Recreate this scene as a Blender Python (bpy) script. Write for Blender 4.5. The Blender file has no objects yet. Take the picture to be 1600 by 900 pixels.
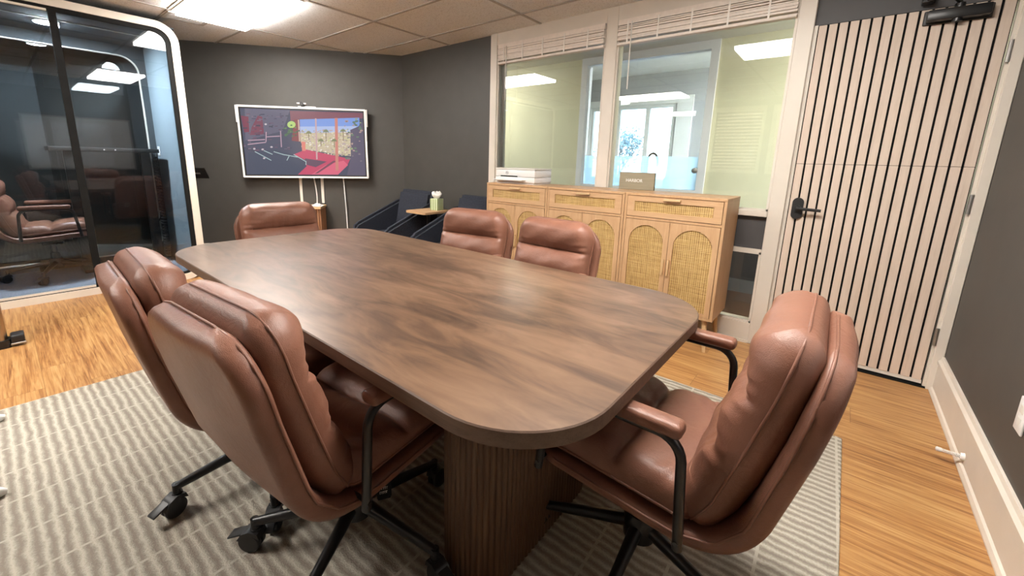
import bpy, bmesh, math, random
from math import sin, cos, pi, sqrt, radians, atan2, exp
from mathutils import Vector, Matrix
random.seed(7)
SC = bpy.context.scene
COL = SC.collection

# ------------------------------------------------------------------ camera
YAW, PITCH, ROLL = 0.687091463, -0.204713133, 0.0258169808
FPX, CX, CY, CAMH = 642.67, 783.45, 384.68, 1.24
fw = Vector((-sin(YAW)*cos(PITCH), cos(YAW)*cos(PITCH), sin(PITCH)))
rt = fw.cross(Vector((0, 0, 1))).normalized()
up = rt.cross(fw)
r2 = cos(ROLL)*rt + sin(ROLL)*up
u2 = -sin(ROLL)*rt + cos(ROLL)*up
cam_d = bpy.data.cameras.new('camera')
cam = bpy.data.objects.new('camera', cam_d)
COL.objects.link(cam)
M3 = Matrix((r2, u2, -fw)).transposed()
cam.matrix_world = Matrix.Translation((0, 0, CAMH)) @ M3.to_4x4()
cam_d.sensor_fit = 'HORIZONTAL'
cam_d.sensor_width = 36.0
cam_d.lens = FPX/1600*36.0
cam_d.shift_x = (800-CX)/1600
cam_d.shift_y = (CY-450)/1600
cam_d.clip_start = 0.02
SC.camera = cam

# ------------------------------------------------------------------ light
LAMP_STRENGTH = 36.5          # diffusers of the ceiling lights
CORRIDOR_FILL_STRENGTH = 18.5
SKY_STRENGTH = 8.0
SC.view_settings.view_transform = 'Standard'
SC.view_settings.look = 'None'
SC.view_settings.exposure = 0.36
SC.view_settings.gamma = 1.0
SC.view_settings.use_curve_mapping = False
try:
    SC.cycles.use_denoising = True
    SC.cycles.max_bounces = 10
    SC.cycles.transparent_max_bounces = 16
    SC.cycles.sample_clamp_indirect = 6.0
    SC.cycles.caustics_reflective = False
    SC.cycles.caustics_refractive = False
except Exception:
    pass
world = bpy.data.worlds.new('world')
SC.world = world
world.use_nodes = True
wn = world.node_tree
bg = wn.nodes['Background']
tc = wn.nodes.new('ShaderNodeTexCoord')
sep = wn.nodes.new('ShaderNodeSeparateXYZ')
rmp = wn.nodes.new('ShaderNodeValToRGB')
rmp.color_ramp.elements[0].position = 0.35
rmp.color_ramp.elements[0].color = (0.80, 0.82, 0.82, 1)
rmp.color_ramp.elements[1].position = 0.75
rmp.color_ramp.elements[1].color = (0.45, 0.66, 1.0, 1)
e_ = rmp.color_ramp.elements.new(0.5)
e_.color = (0.80, 0.90, 1.0, 1)
mr = wn.nodes.new('ShaderNodeMapRange')
mr.inputs[1].default_value = -1
mr.inputs[2].default_value = 1
wn.links.new(tc.outputs['Generated'], sep.inputs[0])
wn.links.new(sep.outputs['Z'], mr.inputs[0])
wn.links.new(mr.outputs[0], rmp.inputs[0])
wn.links.new(rmp.outputs[0], bg.inputs[0])
bg.inputs[1].default_value = SKY_STRENGTH


# ------------------------------------------------------------------ materials
def new_mat(name):
    m = bpy.data.materials.new(name)
    m.use_nodes = True
    return m, m.node_tree, m.node_tree.nodes['Principled BSDF']


def N(nt, t, **kw):
    n = nt.nodes.new(t)
    for k, v in kw.items():
        setattr(n, k, v)
    return n


def coords(nt, scale=(1, 1, 1), rot=(0, 0, 0), kind='Object'):
    t = N(nt, 'ShaderNodeTexCoord')
    mp = N(nt, 'ShaderNodeMapping')
    mp.inputs['Scale'].default_value = scale
    mp.inputs['Rotation'].default_value = rot
    nt.links.new(t.outputs[kind], mp.inputs[0])
    return mp.outputs[0]


def noise(nt, vec, scale=5, detail=4, rough=.55, dist=0):
    n = N(nt, 'ShaderNodeTexNoise')
    n.inputs['Scale'].default_value = scale
    n.inputs['Detail'].default_value = detail
    n.inputs['Roughness'].default_value = rough
    n.inputs['Distortion'].default_value = dist
    if vec is not None:
        nt.links.new(vec, n.inputs['Vector'])
    return n.outputs['Fac']


def ramp(nt, fac, stops, interp='LINEAR'):
    r = N(nt, 'ShaderNodeValToRGB')
    r.color_ramp.interpolation = interp
    els = r.color_ramp.elements
    while len(els) < len(stops):
        els.new(0.5)
    for e, (p, c) in zip(els, stops):
        e.position = p
        e.color = (c, c, c, 1) if not isinstance(c, (tuple, list)) else (c[0], c[1], c[2], 1)
    nt.links.new(fac, r.inputs[0])
    return r.outputs[0]


def mixc(nt, fac, a, b, mode='MIX'):
    m = N(nt, 'ShaderNodeMix', data_type='RGBA', blend_type=mode)
    for i, v in ((0, fac), (6, a), (7, b)):
        if isinstance(v, (int, float)):
            m.inputs[i].default_value = v
        elif isinstance(v, (tuple, list)):
            m.inputs[i].default_value = (v[0], v[1], v[2], 1)
        else:
            nt.links.new(v, m.inputs[i])
    return m.outputs[2]


def math_(nt, op, a, b=0.0):
    m = N(nt, 'ShaderNodeMath', operation=op)
    for i, v in ((0, a), (1, b)):
        if isinstance(v, (int, float)):
            m.inputs[i].default_value = v
        else:
            nt.links.new(v, m.inputs[i])
    return m.outputs[0]


def bump(nt, p, h, strength=.3, dist=.01):
    b = N(nt, 'ShaderNodeBump')
    b.inputs['Strength'].default_value = strength
    b.inputs['Distance'].default_value = dist
    nt.links.new(h, b.inputs['Height'])
    nt.links.new(b.outputs[0], p.inputs['Normal'])


def plain(name, col, rough=.5, metal=0.0, spec=.5, var=.06, vscale=6, bmp=0, bscale=200, bdist=.002):
    m, nt, p = new_mat(name)
    v = coords(nt)
    n = noise(nt, v, vscale, 3)
    a = tuple(max(0, c*(1-var)) for c in col)
    b = tuple(min(1, c*(1+var)) for c in col)
    nt.links.new(ramp(nt, n, [(.3, a), (.7, b)]), p.inputs['Base Color'])
    p.inputs['Roughness'].default_value = rough
    p.inputs['Metallic'].default_value = metal
    p.inputs['Specular IOR Level'].default_value = spec
    if bmp:
        bump(nt, p, noise(nt, v, bscale, 2), bmp, bdist)
    return m


def emit(name, col, s):
    m = bpy.data.materials.new(name)
    m.use_nodes = True
    nt = m.node_tree
    nt.nodes.remove(nt.nodes['Principled BSDF'])
    e = N(nt, 'ShaderNodeEmission')
    e.inputs[0].default_value = (*col, 1)
    e.inputs[1].default_value = s
    nt.links.new(e.outputs[0], nt.nodes['Material Output'].inputs[0])
    return m


def glass(name, tint=(.95, .97, .96), ior=1.5, boost=1.0, rough=0.0):
    m = bpy.data.materials.new(name)
    m.use_nodes = True
    nt = m.node_tree
    nt.nodes.remove(nt.nodes['Principled BSDF'])
    t = N(nt, 'ShaderNodeBsdfTransparent')
    t.inputs[0].default_value = (*tint, 1)
    g = N(nt, 'ShaderNodeBsdfGlossy')
    g.inputs['Roughness'].default_value = rough
    g.inputs['Color'].default_value = (1, 1, 1, 1)
    f = N(nt, 'ShaderNodeFresnel')
    f.inputs[0].default_value = ior
    mx = N(nt, 'ShaderNodeMixShader')
    k = N(nt, 'ShaderNodeMath', operation='MULTIPLY', use_clamp=True)
    k.inputs[1].default_value = boost
    nt.links.new(f.outputs[0], k.inputs[0])
    nt.links.new(k.outputs[0], mx.inputs[0])
    nt.links.new(t.outputs[0], mx.inputs[1])
    nt.links.new(g.outputs[0], mx.inputs[2])
    nt.links.new(mx.outputs[0], nt.nodes['Material Output'].inputs[0])
    return m


def wood(name, cols, axis=0, scale=3, stretch=12, rough=.45, fine=.35, bmp=.08, spec=.5, dist=.6):
    """streaky wood whose grain runs along the given object axis"""
    m, nt, p = new_mat(name)
    s = [stretch, stretch, stretch]
    s[axis] = 1
    v = coords(nt, tuple(s))
    n1 = noise(nt, v, scale, 5, .6, dist)
    s2 = [stretch*5]*3
    s2[axis] = 2
    v2 = coords(nt, tuple(s2))
    n2 = noise(nt, v2, scale*1.5, 3, .6)
    h = mixc(nt, fine, n1, n2)
    k = len(cols)
    st = [(.28+.44*i/(k-1), c) for i, c in enumerate(cols)]
    nt.links.new(ramp(nt, h, st), p.inputs['Base Color'])
    p.inputs['Roughness'].default_value = rough
    p.inputs['Specular IOR Level'].default_value = spec
    if bmp:
        bump(nt, p, h, bmp, .004)
    return m


M = {}
M['wall_paint'] = plain('wall_paint', (.058, .055, .050), .55, bmp=.05, bscale=350)
M['panel_grey'] = plain('panel_grey', (.066, .064, .067), .55)
M['white_trim'] = plain('white_trim', (.68, .625, .55), .42, var=.03)
M['cream_frame'] = plain('cream_frame', (.70, .65, .57), .4, var=.02)
M['corridor_paint'] = plain('corridor_paint', (.70, .67, .46), .6, var=.03)
M['room_grey'] = plain('room_grey', (.36, .36, .38), .6, var=.03)
M['white_paint'] = plain('white_paint', (.8, .8, .8), .5, var=.02)
M['black_metal'] = plain('black_metal', (.012, .012, .013), .32, var=.2)
M['black_plastic'] = plain('black_plastic', (.014, .014, .015), .45, var=.2)
M['black_matte'] = plain('black_matte', (.010, .010, .010), .8, var=.2, spec=.12)
M['steel'] = plain('steel', (.45, .43, .41), .35, metal=1.0)
M['bronze_steel'] = plain('bronze_steel', (.42, .35, .28), .28, metal=1.0)
M['white_plastic'] = plain('white_plastic', (.78, .77, .76), .4, var=.02)
M['off_white'] = plain('off_white', (.68, .65, .60), .5, var=.03)
M['dark_lower_wall'] = plain('dark_lower_wall', (.035, .028, .024), .5)
M['grey_trim'] = plain('grey_trim', (.085, .078, .07), .5)
M['ink'] = plain('ink', (.25, .26, .28), .5)
M['tan_brick'] = plain('tan_brick', (.55, .34, .20), .9)
M['white_ink'] = plain('white_ink', (.85, .85, .83), .5)
M['glass'] = glass('window_glass')
M['pod_glass'] = glass('pod_glass', (.82, .86, .89), boost=.9)
M['lamp_emit'] = emit('lamp_emit', (1.0, .945, .875), LAMP_STRENGTH)
M['corridor_fill_emit'] = emit('corridor_fill_emit', (1.0, .97, .85), CORRIDOR_FILL_STRENGTH)
M['pod_emit'] = emit('pod_emit', (.9, .97, 1.0), 1500)
M['break_fill_emit'] = emit('break_fill_emit', (.88, .93, 1.0), 46)


def mat_leather():
    m, nt, p = new_mat('cognac_leather')
    v = coords(nt)
    n = noise(nt, v, 7, 4, .6)
    nt.links.new(ramp(nt, n, [(.3, (.172, .072, .046)), (.7, (.225, .101, .066))]), p.inputs['Base Color'])
    p.inputs['Roughness'].default_value = .40
    p.inputs['Specular IOR Level'].default_value = .42
    vo = N(nt, 'ShaderNodeTexVoronoi', feature='DISTANCE_TO_EDGE')
    vo.inputs['Scale'].default_value = 380
    nt.links.new(v, vo.inputs['Vector'])
    n2 = noise(nt, v, 26, 4, .6, 1.2)
    h = mixc(nt, .75, vo.outputs['Distance'], n2)
    bump(nt, p, h, .32, .007)
    return m


M['leather'] = mat_leather()


def mat_table():
    m, nt, p = new_mat('mango_wood_top')
    v = coords(nt, (1.0, 3.6, 3.6))
    n1 = noise(nt, v, 2.9, 4, .60, 1.0)
    v2 = coords(nt, (1.6, 26, 26))
    n2 = noise(nt, v2, 2.2, 2, .5, .3)
    v3 = coords(nt, (.8, 1.6, 1))
    n3 = noise(nt, v3, 2.2, 3, .5)
    # boards along the length
    t = N(nt, 'ShaderNodeTexCoord')
    sp = N(nt, 'ShaderNodeSeparateXYZ')
    nt.links.new(t.outputs['Object'], sp.inputs[0])
    b = math_(nt, 'FLOOR', math_(nt, 'MULTIPLY', sp.outputs['Y'], 7.2))
    wn_ = N(nt, 'ShaderNodeTexWhiteNoise', noise_dimensions='1D')
    nt.links.new(b, wn_.inputs['W'])
    h = math_(nt, 'ADD', math_(nt, 'MULTIPLY', n1, .62), math_(nt, 'MULTIPLY', n2, .14))
    h = math_(nt, 'ADD', h, math_(nt, 'MULTIPLY', n3, .30))
    h = math_(nt, 'ADD', h, math_(nt, 'MULTIPLY', wn_.outputs['Value'], .07))
    c = ramp(nt, h, [(.36, (.034, .018, .010)), (.47, (.082, .044, .026)), (.58, (.138, .077, .045)), (.75, (.20, .122, .077))])
    nt.links.new(c, p.inputs['Base Color'])
    nt.links.new(ramp(nt, n1, [(.3, .40), (.7, .33)]), p.inputs['Roughness'])
    p.inputs['Coat Weight'].default_value = .35
    p.inputs['Coat Roughness'].default_value = .16
    p.inputs['Specular IOR Level'].default_value = .5
    return m


M['table_wood'] = mat_table()
M['table_edge'] = wood('table_edge', [(.055, .032, .022), (.11, .066, .045), (.14, .09, .062)], 0, 4, 14, .5)
M['pedestal_wood'] = wood('pedestal_wood', [(.045, .021, .010), (.105, .052, .024), (.165, .09, .044)], 2, 3, 16, .5, bmp=.1)


def mat_floor():
    m, nt, p = new_mat('strand_laminate')
    t = N(nt, 'ShaderNodeTexCoord')
    sp = N(nt, 'ShaderNodeSeparateXYZ')
    nt.links.new(t.outputs['Object'], sp.inputs[0])
    pw = .17
    row = math_(nt, 'FLOOR', math_(nt, 'DIVIDE', sp.outputs['Y'], pw))
    wn_ = N(nt, 'ShaderNodeTexWhiteNoise', noise_dimensions='1D')
    nt.links.new(row, wn_.inputs['W'])
    xs = math_(nt, 'ADD', sp.outputs['X'], math_(nt, 'MULTIPLY', wn_.outputs['Value'], 3.7))
    seg = math_(nt, 'FLOOR', math_(nt, 'DIVIDE', xs, 1.25))
    wn2 = N(nt, 'ShaderNodeTexWhiteNoise', noise_dimensions='2D')
    cb = N(nt, 'ShaderNodeCombineXYZ')
    nt.links.new(row, cb.inputs[0])
    nt.links.new(seg, cb.inputs[1])
    nt.links.new(cb.outputs[0], wn2.inputs['Vector'])
    # shift grain per board
    cb2 = N(nt, 'ShaderNodeCombineXYZ')
    nt.links.new(math_(nt, 'ADD', math_(nt, 'MULTIPLY', sp.outputs['X'], 1.0), math_(nt, 'MULTIPLY', wn2.outputs['Value'], 20)), cb2.inputs[0])
    nt.links.new(math_(nt, 'MULTIPLY', sp.outputs['Y'], 22), cb2.inputs[1])
    nt.links.new(math_(nt, 'MULTIPLY', wn2.outputs['Value'], 9), cb2.inputs[2])
    n1 = noise(nt, cb2.outputs[0], 2.4, 6, .62, .8)
    cb3 = N(nt, 'ShaderNodeCombineXYZ')
    nt.links.new(math_(nt, 'MULTIPLY', sp.outputs['X'], 3), cb3.inputs[0])
    nt.links.new(math_(nt, 'MULTIPLY', sp.outputs['Y'], 120), cb3.inputs[1])
    n2 = noise(nt, cb3.outputs[0], 1.6, 3, .6)
    h = math_(nt, 'ADD', math_(nt, 'MULTIPLY', n1, .7), math_(nt, 'MULTIPLY', n2, .3))
    h = math_(nt, 'ADD', h, math_(nt, 'MULTIPLY', math_(nt, 'SUBTRACT', wn2.outputs['Value'], .5), .05))
    c = ramp(nt, h, [(.32, (.14, .050, .014)), (.44, (.325, .148, .048)), (.54, (.45, .24, .088)), (.7, (.58, .37, .16))])
    fy = math_(nt, 'FRACT', math_(nt, 'DIVIDE', sp.outputs['Y'], pw))
    fx = math_(nt, 'FRACT', math_(nt, 'DIVIDE', xs, 1.25))
    gy = math_(nt, 'LESS_THAN', fy, .012)
    gx = math_(nt, 'LESS_THAN', fx, .0022)
    g = math_(nt, 'MAXIMUM', gy, gx)
    c = mixc(nt, math_(nt, 'MULTIPLY', g, .55), c, (.12, .045, .015))
    nt.links.new(c, p.inputs['Base Color'])
    p.inputs['Roughness'].default_value = .38
    bump(nt, p, h, .07, .003)
    return m


M['floor'] = mat_floor()


def mat_rug():
    m, nt, p = new_mat('ribbed_wool')
    t = N(nt, 'ShaderNodeTexCoord')
    wob = noise(nt, coords(nt, (9, 9, 1)), 1.6, 3, .6)
    sp = N(nt, 'ShaderNodeSeparateXYZ')
    nt.links.new(t.outputs['Object'], sp.inputs[0])
    y = math_(nt, 'ADD', sp.outputs['Y'], math_(nt, 'MULTIPLY', math_(nt, 'SUBTRACT', wob, .5), .026))
    y = math_(nt, 'ADD', y, math_(nt, 'MULTIPLY', sp.outputs['X'], -.025))
    fr = math_(nt, 'FRACT', math_(nt, 'DIVIDE', y, .0335))
    tri = math_(nt, 'ABSOLUTE', math_(nt, 'SUBTRACT', fr, .5))
    fine = noise(nt, coords(nt, (1, 1, 1)), 170, 3, .7)
    tri2 = math_(nt, 'ADD', tri, math_(nt, 'MULTIPLY', math_(nt, 'SUBTRACT', fine, .5), .62))
    # 0 (groove) .. .5 (ridge)
    x = math_(nt, 'ADD', sp.outputs['X'], math_(nt, 'MULTIPLY', sp.outputs['Y'], .025))
    fx = math_(nt, 'FRACT', math_(nt, 'DIVIDE', x, .21))
    ln = math_(nt, 'LESS_THAN', math_(nt, 'ABSOLUTE', math_(nt, 'SUBTRACT', fx, .5)), .022)
    h = math_(nt, 'MAXIMUM', tri2, math_(nt, 'MULTIPLY', ln, math_(nt, 'ADD', math_(nt, 'MULTIPLY', wob, .5), .12)))
    c = ramp(nt, h, [(.06, (.265, .235, .195)), (.24, (.345, .312, .26)), (.36, (.44, .405, .34)), (.5, (.52, .48, .41))])
    nt.links.new(c, p.inputs['Base Color'])
    p.inputs['Roughness'].default_value = .95
    p.inputs['Specular IOR Level'].default_value = .1
    hb = math_(nt, 'ADD', h, math_(nt, 'MULTIPLY', fine, .3))
    bump(nt, p, hb, .6, .008)
    return m


M['rug'] = mat_rug()


def mat_ceiling():
    m, nt, p = new_mat('acoustic_tile')
    v = coords(nt)
    n = noise(nt, v, 95, 3, .7)
    n2 = noise(nt, v, 3, 2)
    c = ramp(nt, n, [(.36, (.60, .61, .61)), (.46, (.84, .86, .88)), (.7, (.88, .90, .92))])
    c = mixc(nt, math_(nt, 'MULTIPLY', n2, .25), c, (.80, .81, .81))
    nt.links.new(c, p.inputs['Base Color'])
    p.inputs['Roughness'].default_value = .9
    bump(nt, p, n, .25, .004)
    return m


M['ceiling'] = mat_ceiling()
M['tbar'] = plain('ceiling_bar', (.42, .40, .38), .5)
M['oak'] = wood('light_oak', [(.40, .235, .115), (.50, .31, .165), (.57, .37, .21)], 2, 3, 10, .5, bmp=.05)
M['oak_h'] = wood('light_oak_across', [(.42, .25, .125), (.52, .325, .175), (.58, .38, .22)], 0, 3, 10, .5, bmp=.05)
M['pine'] = wood('pale_pine', [(.52, .34, .17), (.62, .43, .24)], 2, 3, 8, .5)


def mat_rattan():
    m, nt, p = new_mat('rattan_weave')
    t = N(nt, 'ShaderNodeTexCoord')
    sp = N(nt, 'ShaderNodeSeparateXYZ')
    nt.links.new(t.outputs['Object'], sp.inputs[0])
    nx = noise(nt, coords(nt, (170, 20, 7)), 1, 3)
    nz = noise(nt, coords(nt, (7, 20, 190)), 1, 3)
    wx = math_(nt, 'SINE', math_(nt, 'MULTIPLY', sp.outputs['X'], 2*pi/.013))
    wz = math_(nt, 'SINE', math_(nt, 'MULTIPLY', sp.outputs['Z'], 2*pi/.011))
    h = math_(nt, 'MAXIMUM', wx, wz)
    f = math_(nt, 'ADD', math_(nt, 'MULTIPLY', h, .17), math_(nt, 'MULTIPLY', math_(nt, 'ADD', nx, nz), .50))
    c = ramp(nt, f, [(.36, (.17, .085, .022)), (.50, (.40, .235, .075)), (.62, (.54, .36, .135)), (.78, (.64, .46, .20))])
    nt.links.new(c, p.inputs['Base Color'])
    p.inputs['Roughness'].default_value = .55
    bump(nt, p, h, .5, .003)
    return m


M['rattan'] = mat_rattan()
M['door_oak'] = wood('bleached_oak', [(.56, .45, .365), (.64, .53, .44), (.69, .58, .49)], 2, 3, 10, .55, bmp=.04)
M['navy'] = plain('navy_tweed', (.030, .034, .047), .9, var=.5, vscale=160, bmp=.4, bscale=260, spec=.2)
M['carpet'] = plain('grey_carpet', (.22, .24, .285), .95, var=.35, vscale=220, bmp=.4, bscale=300, spec=.1)
M['felt'] = plain('blue_grey_felt', (.19, .235, .27), .95, var=.1, vscale=120, spec=.15)
M['felt_dark'] = plain('charcoal_felt', (.06, .07, .078), .95, var=.1, vscale=120, spec=.15)
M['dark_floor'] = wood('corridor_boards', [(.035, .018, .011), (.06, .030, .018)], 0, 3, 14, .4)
M['slat'] = plain('blind_slat', (.78, .70, .63), .5, var=.06, vscale=30)
M['white_slat'] = plain('white_slat', (.80, .76, .70), .5, var=.03)
M['sign_wood'] = wood('taupe_sign_wood', [(.22, .19, .13), (.28, .245, .17), (.32, .28, .20)], 0, 4, 14, .6)
M['slat_wood'] = wood('slatted_walnut', [(.26, .12, .06), (.38, .20, .11)], 2, 4, 14, .5)
M['frost'] = None
M['blue_bottle'] = plain('blue_bottle', (.05, .28, .55), .25)
M['leaf'] = plain('pale_leaf', (.20, .27, .28), .7, var=.3)
M['bark'] = plain('bark', (.22, .20, .19), .8, var=.2)
M['ground'] = plain('outside_ground', (.45, .45, .43), .9)
M['pale_tile'] = plain('pale_tile', (.60, .61, .62), .4)
M['paper'] = plain('tissue_paper', (.85, .84, .82), .8)


def mat_frost():
    m = bpy.data.materials.new('frosted_film')
    m.use_nodes = True
    nt = m.node_tree
    nt.nodes.remove(nt.nodes['Principled BSDF'])
    a = N(nt, 'ShaderNodeBsdfTransparent')
    a.inputs[0].default_value = (.80, .92, 1, 1)
    b = N(nt, 'ShaderNodeBsdfTranslucent')
    b.inputs[0].default_value = (.72, .88, 1, 1)
    mx = N(nt, 'ShaderNodeMixShader')
    mx.inputs[0].default_value = .5
    nt.links.new(a.outputs[0], mx.inputs[1])
    nt.links.new(b.outputs[0], mx.inputs[2])
    nt.links.new(mx.outputs[0], nt.nodes['Material Output'].inputs[0])
    return m


M['frost'] = mat_frost()


def mat_tissue_box():
    m, nt, p = new_mat('green_striped_card')
    t = N(nt, 'ShaderNodeTexCoord')
    sp = N(nt, 'ShaderNodeSeparateXYZ')
    nt.links.new(t.outputs['Object'], sp.inputs[0])
    s = math_(nt, 'SINE', math_(nt, 'MULTIPLY', math_(nt, 'ADD', sp.outputs['X'], sp.outputs['Y']), 2*pi/.028))
    c = ramp(nt, math_(nt, 'ADD', math_(nt, 'MULTIPLY', s, .5), .5), [(.3, (.20, .30, .09)), (.6, (.62, .66, .48))])
    nt.links.new(c, p.inputs['Base Color'])
    return m


M['tissue_box'] = mat_tissue_box()


# ------------------------------------------------------------------ mesh helpers
def bx(bm, x0, x1, y0, y1, z0, z1, bev=0.0, seg=2, mi=0):
    if x1 < x0: x0, x1 = x1, x0
    if y1 < y0: y0, y1 = y1, y0
    if z1 < z0: z0, z1 = z1, z0
    vs = [bm.verts.new(c) for c in ((x0, y0, z0), (x1, y0, z0), (x1, y1, z0), (x0, y1, z0), (x0, y0, z1), (x1, y0, z1), (x1, y1, z1), (x0, y1, z1))]
    fs = [bm.faces.new([vs[i] for i in q]) for q in ((0, 3, 2, 1), (4, 5, 6, 7), (0, 1, 5, 4), (1, 2, 6, 5), (2, 3, 7, 6), (3, 0, 4, 7))]
    for f in fs:
        f.material_index = mi
    if bev > 0:
        es = set(e for f in fs for e in f.edges)
        bmesh.ops.bevel(bm, geom=list(es), offset=bev, segments=seg, profile=.5, affect='EDGES', clamp_overlap=True)
    return vs


def prism(bm, pts, a0, a1, axis=2, mi=0):
    """extrude a closed 2D outline along an axis; pts given in the two other axes in order"""
    def P(p, a):
        if axis == 2: return (p[0], p[1], a)
        if axis == 1: return (p[0], a, p[1])
        return (a, p[0], p[1])
    lo = [bm.verts.new(P(p, a0)) for p in pts]
    hi = [bm.verts.new(P(p, a1)) for p in pts]
    n = len(pts)
    fs = [bm.faces.new(lo), bm.faces.new(hi)]
    for i in range(n):
        fs.append(bm.faces.new((lo[i], lo[(i+1) % n], hi[(i+1) % n], hi[i])))
    for f in fs:
        f.material_index = mi
    return fs


def fillet(pts, r, closed=False, n=6):
    out = []
    L = len(pts)
    for i, p in enumerate(pts):
        p = Vector(p)
        if not closed and i in (0, L-1):
            out.append(p)
            continue
        a = Vector(pts[(i-1) % L]) - p
        b = Vector(pts[(i+1) % L]) - p
        la, lb = a.length, b.length
        a.normalize(); b.normalize()
        ang = a.angle(b)
        if ang > pi-.05:
            out.append(p)
            continue
        d = min(r/math.tan(ang/2), la*.49, lb*.49)
        rr = d*math.tan(ang/2)
        c = p + (a+b).normalized()*(rr/sin(ang/2))
        s = p + a*d - c
        e = p + b*d - c
        tot = s.angle(e)
        for k in range(n+1):
            f = k/n
            out.append(c + (s*sin((1-f)*tot) + e*sin(f*tot))/sin(tot))
    return out


def tube(bm, pts, r, seg=10, closed=False, cap=True, mi=0):
    pts = [Vector(p) for p in pts]
    n = len(pts)
    rs = r if isinstance(r, (list, tuple)) else [r]*n
    rings = []
    ref = None
    for i, p in enumerate(pts):
        if closed:
            t = pts[(i+1) % n]-pts[(i-1) % n]
        else:
            t = pts[min(i+1, n-1)]-pts[max(i-1, 0)]
        t.normalize()
        if ref is None:
            ref = Vector((0, 0, 1)) if abs(t.z) < .9 else Vector((1, 0, 0))
        u = (ref - t*ref.dot(t))
        if u.length < 1e-5:
            u = t.orthogonal()
        u.normalize()
        w = t.cross(u)
        ref = u
        rings.append([bm.verts.new(p + (u*cos(2*pi*k/seg) + w*sin(2*pi*k/seg))*rs[i]) for k in range(seg)])
    m = n if closed else n-1
    for i in range(m):
        A, B = rings[i], rings[(i+1) % n]
        for k in range(seg):
            f = bm.faces.new((A[k], A[(k+1) % seg], B[(k+1) % seg], B[k]))
            f.material_index = mi
            f.smooth = True
    if cap and not closed:
        bm.faces.new(list(reversed(rings[0]))).material_index = mi
        bm.faces.new(rings[-1]).material_index = mi


def lathe(bm, prof, seg=24, cx=0, cy=0, axis=2, mi=0):
    """prof: list of (radius, height)"""
    rings = []
    for r, h in prof:
        ring = []
        for k in range(seg):
            a = 2*pi*k/seg
            x, y = max(r, 1e-4)*cos(a), max(r, 1e-4)*sin(a)
            co = (cx+x, cy+y, h) if axis == 2 else ((cx+x, h, cy+y) if axis == 1 else (h, cx+x, cy+y))
            ring.append(bm.verts.new(co))
        rings.append(ring)
    for i in range(len(rings)-1):
        for k in range(seg):
            f = bm.faces.new((rings[i][k], rings[i][(k+1) % seg], rings[i+1][(k+1) % seg], rings[i+1][k]))
            f.smooth = True
            f.material_index = mi
    bm.faces.new(list(reversed(rings[0]))).material_index = mi
    bm.faces.new(rings[-1]).material_index = mi


def rrect(x0, x1, y0, y1, r, n=8, rs=None):
    """rounded rectangle outline, counter clockwise; rs = radii bl, br, tr, tl"""
    rs = rs or (r, r, r, r)
    out = []
    for (cx, cy, a0, q) in ((x0, y0, pi, 0), (x1, y0, 1.5*pi, 1), (x1, y1, 0, 2), (x0, y1, .5*pi, 3)):
        rr = rs[q]
        ccx = cx + (rr if cx == x0 else -rr)
        ccy = cy + (rr if cy == y0 else -rr)
        if rr <= 0:
            out.append((cx, cy))
            continue
        for k in range(n+1):
            a = a0 + .5*pi*k/n
            out.append((ccx+rr*cos(a), ccy+rr*sin(a)))
    return out


def ring_prism(bm, outer, inner, a0, a1, axis=0, mi=0):
    """extruded ring between two outlines with the same number of points"""
    def P(p, a):
        if axis == 2: return (p[0], p[1], a)
        if axis == 1: return (p[0], a, p[1])
        return (a, p[0], p[1])
    n = len(outer)
    o0 = [bm.verts.new(P(p, a0)) for p in outer]
    o1 = [bm.verts.new(P(p, a1)) for p in outer]
    i0 = [bm.verts.new(P(p, a0)) for p in inner]
    i1 = [bm.verts.new(P(p, a1)) for p in inner]
    for k in range(n):
        j = (k+1) % n
        for q in ((o0[k], o0[j], o1[j], o1[k]), (i0[j], i0[k], i1[k], i1[j]), (o0[j], o0[k], i0[k], i0[j]), (o1[k], o1[j], i1[j], i1[k])):
            bm.faces.new(q).material_index = mi


def obj(name, bm, mat, parent=None, label=None, cat=None, group=None, kind=None, smooth=None):
    bmesh.ops.recalc_face_normals(bm, faces=bm.faces[:])
    me = bpy.data.meshes.new(name)
    bm.to_mesh(me)
    bm.free()
    mats = mat if isinstance(mat, (list, tuple)) else [mat]
    for m in mats:
        me.materials.append(m)
    if smooth is not None:
        for p in me.polygons:
            p.use_smooth = True
        try:
            me.set_sharp_from_angle(angle=radians(smooth))
        except Exception:
            pass
    o = bpy.data.objects.new(name, me)
    COL.objects.link(o)
    if parent is not None:
        o.parent = parent
    tag(o, label, cat, group, kind)
    return o


def tag(o, label=None, cat=None, group=None, kind=None):
    if label: o['label'] = label
    if cat: o['category'] = cat
    if group: o['group'] = group
    if kind: o['kind'] = kind
    return o


def thing(name, label, cat, loc=(0, 0, 0), rz=0, group=None):
    o = bpy.data.objects.new(name, None)
    COL.objects.link(o)
    o.location = loc
    o.rotation_euler = (0, 0, rz)
    o.empty_display_size = .1
    return tag(o, label, cat, group)


def text(name, s, size, mat, parent, loc, rot, extrude=.0006, align='CENTER'):
    c = bpy.data.curves.new(name, 'FONT')
    c.body = s
    c.size = size
    c.extrude = extrude
    c.align_x = align
    c.align_y = 'CENTER'
    c.materials.append(mat)
    tmp = bpy.data.objects.new(name, c)
    COL.objects.link(tmp)
    dg = bpy.context.evaluated_depsgraph_get()
    me = bpy.data.meshes.new_from_object(tmp.evaluated_get(dg))
    bpy.data.objects.remove(tmp)
    me.materials.clear()
    me.materials.append(mat)
    o = bpy.data.objects.new(name, me)
    COL.objects.link(o)
    o.parent = parent
    o.location = loc
    o.rotation_euler = rot
    return o


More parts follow.
